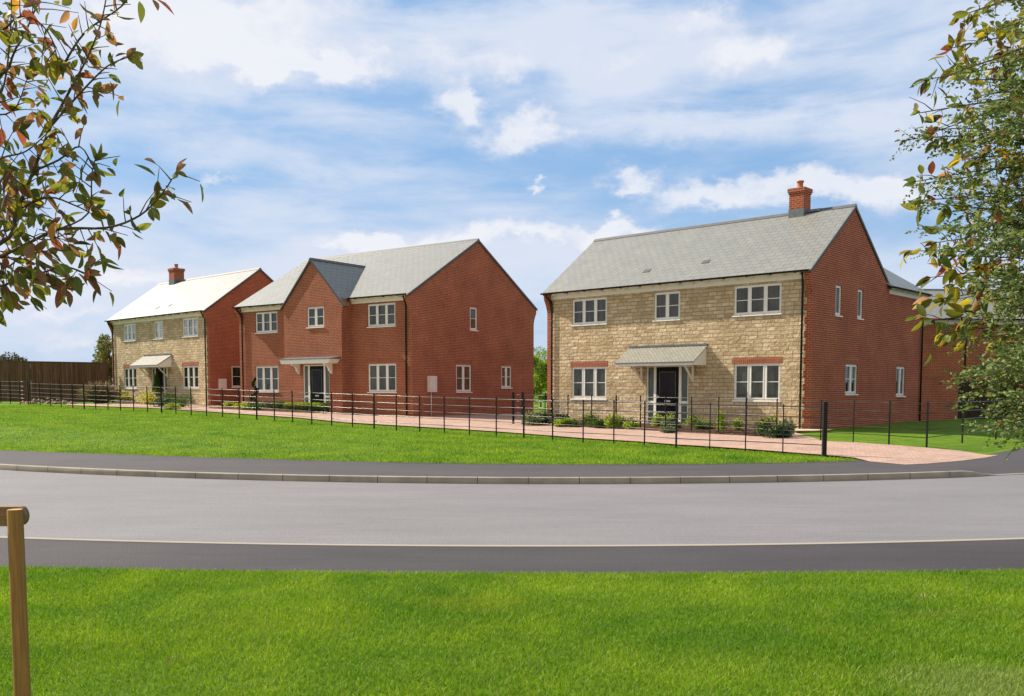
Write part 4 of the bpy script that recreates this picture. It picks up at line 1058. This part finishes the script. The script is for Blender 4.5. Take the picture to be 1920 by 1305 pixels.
pf = [(xr-hh*.35, rz1)]+[(xr-hh*.35+hh*.35*math.sin(math.pi*k/12), rc_-hh/2*math.cos(math.pi*k/12)) for k in range(1, 12)]+[(xr-hh*.35, rz0), (xr-1.5, rz0), (xr-1.5, rz1)]
m.prism([(a_-o0.x, b_) for a_, b_ in pf][::-1], 'y', SY+.034-o0.y, SY+.075-o0.y)
m.build('crossbar', M['rail'], root)
tag(root, None); 
s2 = at_y(-330, 955, SY+.0)
m = MB(); m.tube([(s2.x-o0.x, s2.y-o0.y, -.1), (s2.x-o0.x, s2.y-o0.y, 1.08)], .033, 16); m.build('stake', M['stake'], root)

# ------------------------------------------------------------------ overhanging trees
CH_G = [(3, (.11, .13, .035)), (2, (.15, .16, .035)), (2, (.21, .20, .03)), (2.6, (.27, .14, .08)), (1., (.34, .28, .04)), (.9, (.26, .075, .055)), (.4, (.45, .20, .04))]
CH_R = [(4, (.15, .16, .03)), (1.6, (.32, .26, .03)), (1.4, (.34, .17, .06)), (1.2, (.22, .06, .045)), (2, (.09, .13, .03)), (.8, (.48, .38, .05))]
class Tree:
    def __init__(s, name, label, loc, group=None):
        s.root = empty(name, loc); tag(s.root, label, 'tree', group); s.o = Vector(loc); s.wood = MB(); s.P = []; s.D = []; s.S = []
    def branch(s, pts, r0, r1):
        pts = [Vector(p)-s.o for p in pts]; n = len(pts)
        s.wood.tube(pts, [r0+(r1-r0)*i/(n-1) for i in range(n)], 6)
    def leaf(s, p, d, L): s.P.append(tuple(Vector(p)-s.o)); s.D.append(tuple(d)); s.S.append(L)
def smooth(pts, k=4):
    pts = [Vector(p) for p in pts]; out = []
    for i in range(len(pts)-1):
        p0 = pts[max(i-1, 0)]; p1 = pts[i]; p2 = pts[i+1]; p3 = pts[min(i+2, len(pts)-1)]
        for j in range(k):
            t = j/k; out.append(.5*((2*p1)+(p2-p0)*t+(2*p0-5*p1+4*p2-p3)*t*t+(3*p1-p0-3*p2+p3)*t**3))
    out.append(pts[-1]); return out
def along(pts, step):
    out = []; acc = 0
    for i in range(len(pts)-1):
        a, b = pts[i], pts[i+1]; L = (b-a).length
        while acc < L: out.append((a+(b-a)*acc/L, (b-a).normalized())); acc += step
        acc -= L
    return out
def rv(s=1.): return Vector((random.gauss(0, s), random.gauss(0, s), random.gauss(0, s)))
def cherry_spray(T, pts, r0, step, tw, leafL, start=0., per=(3, 6), droop=.55):
    T.branch(pts, r0, .0022)
    al = along(pts, step); n = len(al)
    for i, (p, d) in enumerate(al):
        if i < n*start: continue
        side = rv(1.); side = (side-d*side.dot(d)).normalized()
        L = tw*random.uniform(.4, 1.3)
        q1 = p+(d*.5+side*.8)*L*.5; q2 = p+(d*.7+side)*L+Vector((0, 0, -.15*L))
        T.branch([p, q1, q2], .0028, .0012)
        for k in range(random.randint(*per)):
            t = random.uniform(.3, 1.); b = p+(q2-p)*t
            dd = (d*.4+side*.4+rv(.55)+Vector((0, 0, -droop))).normalized()
            b2 = b+dd*.012; T.leaf(b2, dd, leafL*random.uniform(.55, 1.15))
    e = pts[-1]; d = (pts[-1]-pts[-2]).normalized()
    for k in range(4): T.leaf(e, (d+rv(.5)+Vector((0, 0, -.1))).normalized(), leafL*random.uniform(.6, 1.))
def finish(T, pal, mat, asp, broad, parts='crown'):
    T.wood.build('trunk', M['bark'], T.root)
    n = len(T.P); D_ = np.array(T.D)
    nr = rdir(n)+np.array([0, -.3, .55])
    leaf_object(parts, np.array(T.P), D_, nr, np.array(T.S), asp, pick(pal, n, .22), mat, T.root, broad=broad, fold=.5, curl=.18)
def IM(px, py, Y): return at_y(px, py, Y)

T = Tree('cherry_tree', 'young cherry tree with bronze-green leaves overhanging the top left corner', (IM(-420, 700, 3.95).x, 3.95, 0))
tr = T.o
trunk = [tr+Vector((0, 0, -.1)), tr+Vector((.02, 0, 1.0)), tr+Vector((.0, .03, 2.2)), tr+Vector((.05, .0, 4.2))]
T.branch(smooth(trunk), .035, .012)
def at_trunk(z): return tr+Vector((.01, .01, z))
lb = [ # px polyline, depth start/end, attach z, radius, start frac
 ([(-60, 560), (0, 537), (75, 513), (120, 500), (160, 512)], 3.9, 3.7, 1.6, .007, .5),
 ([(-60, 500), (40, 462), (110, 430), (200, 427), (262, 404), (305, 362), (330, 322)], 3.9, 3.6, 1.75, .008, .35),
 ([(-20, 470), (30, 395), (62, 322), (96, 236), (132, 168), (165, 105), (190, 40), (205, -40)], 3.9, 3.9, 1.6, .010, .1),
 ([(60, 322), (110, 300), (150, 275), (178, 320)], 3.9, 3.8, None, .005, .2),
 ([(96, 236), (150, 175), (200, 125), (238, 108)], 3.9, 3.95, None, .005, .3),
 ([(-80, 330), (0, 297), (48, 284), (88, 250)], 4.0, 3.9, 2.4, .006, .1),
 ([(-60, 250), (0, 180), (18, 80), (22, -40)], 4.0, 4.1, 2.6, .007, .1),
 ([(-40, 140), (30, 90), (65, 20), (100, -50)], 4.1, 4.2, 3.0, .007, .1),
 ([(-60, 60), (40, 30), (90, 60), (110, 120)], 4.0, 3.9, 3.2, .006, .1),
 ([(110, 430), (165, 400), (172, 330), (178, 300)], 3.85, 3.8, None, .004, .5),
 ([(-60, 400), (10, 370), (60, 380), (110, 350)], 4.1, 4.2, 2.2, .006, .0),
 ([(-60, 440), (20, 430), (80, 450), (120, 440)], 4.2, 4.3, 2.1, .006, .0),
 ([(-60, 480), (10, 500), (40, 480), (90, 470)], 3.9, 3.7, 1.9, .006, .0),
 ([(-60, 300), (20, 330), (60, 370)], 4.3, 4.3, 2.4, .006, .0),
 ([(-60, 200), (20, 210), (50, 150)], 4.2, 4.2, 2.8, .006, .0),
 ([(120, 120), (160, 60), (230, 10), (250, -30)], 4.0, 4.0, None, .005, .0),
 ([(-60, 360), (10, 330), (40, 345)], 3.8, 3.7, 2.4, .005, .0),
 ([(30, 395), (90, 370), (140, 385), (170, 400)], 3.9, 4.0, None, .005, .0)]
for pl, y0, y1, az, r_, st in lb:
    n_ = len(pl); pts = [IM(x, y, y0+(y1-y0)*i/(n_-1)) for i, (x, y) in enumerate(pl)]
    if az is not None: pts = [at_trunk(az+.2)]+pts
    sp = smooth(pts)
    cherry_spray(T, sp, r_, .036, .11, .082, start=(max(st, .3) if az is not None else st), per=(1, 4))
finish(T, CH_G, M['leaf'], .44, True)

T = Tree('cherry_tree', 'cherry tree with yellow and red autumn leaves at the right edge behind the fine-leaved tree', (IM(2150, 700, 5.3).x, 5.3, 0))
tr = T.o; T.branch(smooth([tr+Vector((0, 0, -.1)), tr+Vector((.02, 0, 1.5)), tr+Vector((-.05, .03, 3.)), tr+Vector((-.1, 0, 5))]), .05, .012)
tips = [(1785,90,-30),(1742,148,60),(1722,212,90),(1800,30,-60),(1830,130,40),(1850,60,0),(1745,250,150),(1850,300,200),(1718,340,260),(1728,375,300),(1708,470,420),(1755,455,380),(1745,520,470),(1748,600,560),(1765,625,560),(1800,560,520),(1770,560,500),(1840,500,430),(1860,620,560),(1900,640,600),(1880,200,150),(1900,400,350),(1890,300,250),(1890,100,50),(1880,560,520),(1795,480,440),(1815,395,340),(1800,300,240)]
for (x, y, ys) in tips:
    a = IM(2060+random.uniform(0, 40), ys+random.uniform(20, 90), 5.3); b = IM(x, y, 5.2+random.uniform(-.5, .3)); mid = (a+b)*.5+Vector((0, 0, random.uniform(.0, .08))) 
    z = max(1.2, a.z-.3); st_ = Vector((tr.x-.03, tr.y, z))
    cherry_spray(T, smooth([st_, a, mid, b], 5), .009, .05, .10, .092, start=.42, per=(1, 4), droop=.6)
finish(T, CH_R, M['leaf'], .42, True)

T = Tree('fine_leaved_tree', 'feathery small-leaved green tree filling the right edge of the photo', (IM(2190, 700, 4.6).x, 4.6, 0))
tr = T.o; T.branch(smooth([tr+Vector((0, 0, -.1)), tr+Vector((-.03, 0, 1.2)), tr+Vector((.04, .03, 2.6)), tr+Vector((-.05, 0, 4.6))]), .045, .012)
tips = [(1830,20),(1860,60),(1850,120),(1755,150),(1800,150),(1840,180),(1700,262),(1735,245),(1760,285),(1800,255),(1830,310),(1850,250),(1722,345),(1712,378),(1760,340),(1790,370),(1840,380),(1722,430),(1745,470),(1780,430),(1830,450),(1860,420),(1850,520),(1810,530),(1870,580),(1880,500),(1835,600),(1800,640),(1860,650),(1775,715),(1800,705),(1830,690),(1860,720),(1793,762),(1800,740),(1840,770),(1820,805),(1850,800),(1870,830),(1890,800),(1900,830),(1890,760),(1905,700),(1900,640),(1905,560),(1905,470),(1900,380),(1900,300),(1905,200),(1895,120),(1890,40),(1870,0),(1905,0),(1880,160),(1885,230),(1880,340),(1885,450),(1780,200),(1860,460),(1885,690),(1810,480),(1820,220),(1870,540),(1895,660),(1900,520),(1895,440),(1900,340),(1900,60),(1870,560),(1880,610),(1865,660),(1890,700),(1850,690),(1885,740),(1860,800),(1900,780)]
def fine_spray(T, pts, r0, step, tw):
    dens = random.choice((1, 2, 2, 3))
    T.branch(pts, r0, .0015); al = along(pts, step); n = len(al)
    for i, (p, d) in enumerate(al):
        if i < n*.38: continue
        for _ in range(dens):
            s = rv(); s.z *= .55; s = (s-d*s.dot(d)).normalized(); L = tw*random.uniform(.4, 1.2)*(1.1-.5*i/n)
            dr = (d*.75+s*.8+Vector((0, 0, -.08))).normalized()
            if random.random() < .35: T.branch([p, p+dr*L], .0012, .0006)
            k = int(L/.0105)
            for j in range(k):
                q = p+dr*L*(j+.5)/k+Vector((0, 0, -.12*L*((j/k)**2)))
                w = dr.cross(Vector((0, 0, 1))).normalized()*(1 if j % 2 else -1)
                T.leaf(q, (w*.9+dr*.5+rv(.3)).normalized(), random.uniform(.017, .032))
for (x, y) in tips:
    dx = random.uniform(120, 200); a = IM(min(2080, x+dx+60), y-random.uniform(-30, 60), 4.6+random.uniform(-.3, .3)); b = IM(x, y, 4.55+random.uniform(-.45, .45))
    mid = (a+b)*.5+Vector((0, 0, random.uniform(.0, .05)))
    st_ = Vector((tr.x-.02, tr.y, max(.9, a.z-.15)))
    fine_spray(T, smooth([st_, a, mid, b], 5), .007, .034, .16)
print('fine leaves', len(T.P))
FG = [(3, (.09, .13, .04)), (3, (.15, .20, .065)), (1.8, (.21, .28, .11)), (.3, (.34, .30, .08)), (.15, (.30, .10, .05))]
finish(T, FG, M['leaf_small'], .5, False)

# ------------------------------------------------------------------ grass blades
def blades(name, X, Y, zfun, h, w, pal, lean=.35):
    n = len(X); Z = zfun(X, Y); pos = np.stack([X, Y, Z], 1)
    a = rng.random(n)*6.28; d = np.stack([np.cos(a)*lean*rng.random(n)*1.6, np.sin(a)*lean*rng.random(n)*1.6, np.ones(n)], 1)
    L = h*rng.uniform(.5, 1.25, n)
    side = rng.random(n)*6.28; s = np.stack([np.cos(side), np.sin(side), np.zeros(n)], 1)*(w*rng.uniform(.7, 1.3, n))[:, None]
    dn = d/np.linalg.norm(d, axis=1)[:, None]; mid = pos+dn*(L*.55)[:, None]; tip = mid+(dn+np.stack([np.cos(a), np.sin(a), -.3*np.ones(n)], 1)*.5*lean*2)*(L*.45)[:, None]
    V = np.stack([pos-s, pos+s, mid+s*.8, mid-s*.8, tip], 1).reshape(-1, 3)
    b = (np.arange(n)*5)[:, None]; Fc = np.concatenate([b+np.array([0, 1, 2, 3]), b+np.array([3, 2, 4])], 1).ravel()
    me = bpy.data.meshes.new(name); me.vertices.add(len(V)); me.vertices.foreach_set('co', V.astype(np.float32).ravel())
    me.loops.add(len(Fc)); me.loops.foreach_set('vertex_index', Fc.astype(np.int32)); ll = np.tile([4, 3], n)
    me.polygons.add(len(ll)); me.polygons.foreach_set('loop_start', np.concatenate([[0], np.cumsum(ll)[:-1]]).astype(np.int32))
    me.update(calc_edges=True)
    # patchy tone over the lawn
    pn = np.array([noise.noise(Vector((x*.9, y*.9, 3.)))+.6*noise.noise(Vector((x*2.7, y*2.7, 9.))) for x, y in zip((X*8).round()/8, (Y*8).round()/8)])
    patch = lambda cx, cy, rx, ry: np.clip(1.3-np.hypot((X-cx)/rx, (Y-cy)/ry)+.5*pn, 0, 1)[:, None]
    c = pick(pal, n, .12)*(1+pn[:, None]*np.array([.62, .36, .3]))
    for (cx, cy, rx, ry, col, amt) in ((2.55, 4.85, .55, .35, (.26, .33, .11), .75), (-.3, 6.7, .5, .3, (.30, .36, .03), .5), (3.0, 6.4, .4, .12, (.30, .33, .06), .5), (-1.6, 6.1, .7, .25, (.20, .30, .02), .4), (1.5, 5.6, .8, .3, (.07, .19, .008), .5), (-3.2, 5.4, .8, .3, (.07, .19, .01), .5)):
        if name.startswith('front'): m_ = patch(cx, cy, rx, ry)*amt; c = c*(1-m_)+np.array(col)*m_*rng.uniform(.7, 1.3, (n, 1))
    c4 = np.ones((n, 4)); c4[:, :3] = np.clip(c, .003, 1)
    ca = me.color_attributes.new('leafcol', 'FLOAT_COLOR', 'POINT'); ca.data.foreach_set('color', np.repeat(c4, 5, axis=0).astype(np.float32).ravel())
    me.materials.append(M['blade']); o = bpy.data.objects.new(name, me); COL.objects.link(o); tag(o, kind='stuff'); return o
GP = [(5, (.155, .29, .010)), (3, (.215, .35, .014)), (2, (.098, .20, .009)), (.6, (.34, .38, .09)), (.12, (.45, .38, .2))]
n = 330000; Y = 4.35+(8.13-4.35)*rng.random(n)**.85; X = rng.uniform(-1, 1, n)*(Y*.575+.25)
keep = Y < np.array([7.83+.0105*(x-.8)**2 for x in X])+.02*rng.normal(size=n)+.01
X, Y = X[keep], Y[keep]
g1 = blades('front_lawn_grass', X, Y, lambda a, b: np.full(len(a), .004), .038, .0019, GP, .5)
tag(g1, 'short bright green grass blades of the foreground lawn', 'grass')
for (wx, wy, nn, hh_, pal_, lab) in ((1733, 1128, 18, .06, [(2, (.45, .50, .16)), (1, (.30, .26, .10))], 'pale yellowish tuft of coarse weeds standing in the foreground lawn at right'), (330, 1250, 6, .05, [(1, (.42, .26, .12))], 'small dry brown tuft in the foreground lawn at left'), (1240, 1160, 10, .05, [(1, (.16, .30, .05))], 'small dark weed rosette in the middle of the foreground lawn')):
    q = at_z(wx, wy, 0.); o = empty('weed_tuft', q); tag(o, lab, 'weed')
    a = rng.random(nn)*6.28; d = np.stack([np.cos(a)*rng.random(nn), np.sin(a)*rng.random(nn), .8+rng.random(nn)*.5], 1)
    leaf_object('leaves', rng.normal(size=(nn, 3))*np.array([.05, .03, 0])+np.array([0, 0, .01]), d, rdir(nn), hh_*rng.uniform(.6, 1.3, nn), .13, pick(pal_, nn), M['blade'], o, broad=True, curl=.4)
# far verge between footway and railing
n = 260000; X = rng.uniform(-26, 14, n); yb = np.array([Yb(x) for x in X]); Y = yb+rng.random(n)**1.25*np.where(X < -3, 20, 12)-.02
pr_ = [tuple(p) for p in [q for q in poly]]
from bisect import bisect
# edge of the paving as a function of image x
px = 960+F*X/(Y*math.cos(PIT)+ (CH)*math.sin(PIT)); 
fx = np.array([f[0] for f in front][::-1], float); 
def proj(X_, Y_, Z_):
    c, s = math.cos(PIT), math.sin(PIT); zz = Z_-CH; dd = Y_*c-zz*s; u = zz*c+Y_*s; return 960+F*X_/dd, CY-F*u/dd
order = np.argsort(fx); fyy = np.array([f[1] for f in front][::-1], float)[order]; fx = fx[order]
Z = np.array([zf(x, y) for x, y in zip(X, Y)])
qx, qy = proj(X, Y, Z+.02)
lim = np.interp(qx, fx, fyy, left=757.)
keep = (qx > -80) & (qx < 1650) & ((qy > lim+.4))
X, Y, Z = X[keep], Y[keep], Z[keep]
zmap = Z
g2 = blades('verge_grass', X, Y, lambda a, b: zmap+.015, .05, .0055, GP, .3); tag(g2, 'mown green grass of the verge between footway and railing', 'grass')

# ------------------------------------------------------------------ sky, sun, camera
SUN_AZ = Vector((-.883, .469)); EL = R(41)
w = bpy.data.worlds.new('World'); scn.world = w; w.use_nodes = True; nt = w.node_tree; nt.nodes.clear()
out = nt.nodes.new('ShaderNodeOutputWorld'); bg = nt.nodes.new('ShaderNodeBackground'); nt.links.new(bg.outputs[0], out.inputs[0])
sky = nt.nodes.new('ShaderNodeTexSky'); sky.sky_type = 'NISHITA'; sky.sun_disc = False; sky.sun_elevation = EL
sky.sun_rotation = math.atan2(SUN_AZ.x, SUN_AZ.y); sky.altitude = 100; sky.dust_density = 1.2; sky.air_density = 1.; sky.ozone_density = 1.5
STR = .10
tc = nt.nodes.new('ShaderNodeTexCoord'); sep = nt.nodes.new('ShaderNodeSeparateXYZ'); nt.links.new(tc.outputs['Generated'], sep.inputs[0])
az = math_(nt, 'ARCTAN2', sep.outputs[0], sep.outputs[1]); el = math_(nt, 'ARCSINE', sep.outputs[2])
cb = nt.nodes.new('ShaderNodeCombineXYZ'); nt.links.new(az, cb.inputs[0]); nt.links.new(el, cb.inputs[1])
V = cb.outputs[0]
def warp(amount, scale, det, rough):
    n = nt.nodes.new('ShaderNodeTexNoise'); nt.links.new(mapping(nt, V, (1, 1.5, 1)), n.inputs['Vector']); n.inputs['Scale'].default_value = scale; n.inputs['Detail'].default_value = det; n.inputs['Roughness'].default_value = rough
    s_ = nt.nodes.new('ShaderNodeSeparateXYZ'); nt.links.new(n.outputs['Color'], s_.inputs[0])
    return [math_(nt, 'MULTIPLY_ADD', math_(nt, 'SUBTRACT', s_.outputs[k], .5), amount*(1, .62)[k], (az, el)[k]) for k in (0, 1)]
wa, we = warp(.13, 16, 9, .62); sa, se = warp(.22, 5, 8, .6)
def blob(x, y, rx, ry, amp, A, E):
    a0 = math.atan((x-960)/F); e0 = math.atan((728-y)/F*math.cos(a0))
    dx = math_(nt, 'MULTIPLY', math_(nt, 'SUBTRACT', A, a0), F/rx); dy = math_(nt, 'MULTIPLY', math_(nt, 'SUBTRACT', E, e0), F/ry)
    r2 = math_(nt, 'MULTIPLY_ADD', dx, dx, math_(nt, 'MULTIPLY', dy, dy))
    return math_(nt, 'MULTIPLY', math_(nt, 'EXPONENT', math_(nt, 'MULTIPLY', r2, -1.)), amp)
def total(bl, A, E):
    s_ = None
    for b_ in bl:
        v = blob(*b_, A, E); s_ = v if s_ is None else math_(nt, 'ADD', s_, v)
    return s_
cum = [(847,208,62,34,1),(905,222,30,20,.7),(978,274,98,30,1),(1000,232,45,22,.7),(1394,109,92,42,1),(1285,62,70,24,.7),(1197,330,52,20,.9),(1168,358,56,13,.8),(1321,374,105,25,.9),
       (1511,346,115,28,.95),(1600,368,70,22,.7),(1690,385,66,44,.8),(672,462,112,22,1),(883,447,66,24,1),(1015,447,74,24,1),(1153,428,66,17,1),(780,470,90,20,.8),(417,345,54,13,.7),(1004,349,20,9,.8),
       (222,530,52,24,.8),(95,612,70,16,.6),(390,95,240,52,1),(590,142,190,30,1),(340,25,260,34,.75),(860,125,90,26,.55),(980,140,70,30,.6),(1140,125,110,34,.6),(640,30,130,26,.5),(1130,455,60,20,.7),(130,650,130,16,.6),(60,560,110,26,.7),(330,520,120,22,.6),(170,600,90,14,.5)]
cir = [(420,110,330,90,1.0),(640,40,380,60,.7),(956,124,260,60,.8),(1190,117,200,50,.8),(1234,243,190,28,1.1),(1300,40,500,60,.6),(1750,130,280,150,.8),(150,60,250,90,.5),(330,270,330,40,.6),(560,330,260,26,.5),(420,430,300,40,.45),
       (960,540,1500,70,.9),(200,560,420,90,.7),(1560,200,200,20,.5),(900,380,300,30,.4),(1000,490,380,50,.8)]
nb = noise_(nt, mapping(nt, V, (1, 1.6, 1)), 24, 8, .6, .1)
cm = math_(nt, 'ADD', total(cum, wa, we), math_(nt, 'MULTIPLY', math_(nt, 'SUBTRACT', nb, .5), .9))
mr = nt.nodes.new('ShaderNodeMapRange'); mr.interpolation_type = 'SMOOTHSTEP'; nt.links.new(cm, mr.inputs[0]); mr.inputs[1].default_value = .16; mr.inputs[2].default_value = .95
nc = noise_(nt, mapping(nt, V, (1, 4.5, 1), rot=(0, 0, R(-5)), loc=(.2, .7, 0)), 6, 9, .6, .3); nc2 = noise_(nt, mapping(nt, V, (1, 2.6, 1), rot=(0, 0, R(8)), loc=(1.2, .3, 0)), 3, 5, .55, .2)
sm = math_(nt, 'ADD', math_(nt, 'MULTIPLY', math_(nt, 'SUBTRACT', nc, .5), 1.7), math_(nt, 'MULTIPLY', math_(nt, 'SUBTRACT', nc2, .5), 1.0))
sm = math_(nt, 'ADD', sm, math_(nt, 'MULTIPLY', total(cir, sa, se), .62))
mr2 = nt.nodes.new('ShaderNodeMapRange'); mr2.interpolation_type = 'SMOOTHSTEP'; nt.links.new(sm, mr2.inputs[0]); mr2.inputs[1].default_value = -.25; mr2.inputs[2].default_value = .85; mr2.inputs[4].default_value = .95
# colours are divided by the strength so they read as final radiance
EXPF = 2**.6
def cc(r, g, b): return (r/STR/EXPF, g/STR/EXPF, b/STR/EXPF)
skyc = mixc(nt, .8, sky.outputs[0], cc(.26, .48, .80))
hz = nt.nodes.new('ShaderNodeMapRange'); nt.links.new(el, hz.inputs[0]); hz.inputs[1].default_value = .0; hz.inputs[2].default_value = .22; hz.inputs[3].default_value = .75; hz.inputs[4].default_value = 0
skyc = mixc(nt, hz.outputs[0], skyc, cc(.60, .72, .90))
skyc = mixc(nt, mr2.outputs[0], skyc, cc(.72, .785, .915))
# unseen bright cloud added behind the camera as warm fill for the facades
bk = nt.nodes.new('ShaderNodeMapRange'); bk.interpolation_type = 'SMOOTHSTEP'; nt.links.new(sep.outputs[1], bk.inputs[0]); bk.inputs[1].default_value = .25; bk.inputs[2].default_value = -.35; bk.inputs[4].default_value = .85
skyc = mixc(nt, bk.outputs[0], skyc, cc(.70, .665, .62))
shade = ramp(nt, cm, [(.35, cc(.72, .76, .89)), (.95, cc(.91, .92, .96))])
skyc = mixc(nt, math_(nt, 'MULTIPLY', mr.outputs[0], .80), skyc, shade)
nt.links.new(skyc, bg.inputs[0]); bg.inputs[1].default_value = STR

sl = bpy.data.lights.new('sun', 'SUN'); sl.energy = 5.0; sl.angle = R(.53); sl.color = (1., .90, .76)
so = bpy.data.objects.new('sun', sl); COL.objects.link(so)
L = Vector((SUN_AZ.x*math.cos(EL), SUN_AZ.y*math.cos(EL), math.sin(EL))); so.rotation_euler = L.to_track_quat('Z', 'Y').to_euler(); so.location = (0, 0, 30)

cam = bpy.data.cameras.new('camera'); co = bpy.data.objects.new('camera', cam); COL.objects.link(co); scn.camera = co
co.location = (0, 0, CH); co.rotation_euler = (math.pi/2-PIT, 0, 0)
cam.sensor_width = 36; cam.lens = F/1920*36; cam.shift_y = (CY-652.5)/1920; cam.clip_end = 3000; cam.clip_start = .05
scn.render.resolution_x = 1024; scn.render.resolution_y = 696
scn.view_settings.view_transform = 'Standard'; scn.view_settings.look = 'None'; scn.view_settings.exposure = .6; scn.view_settings.gamma = 1
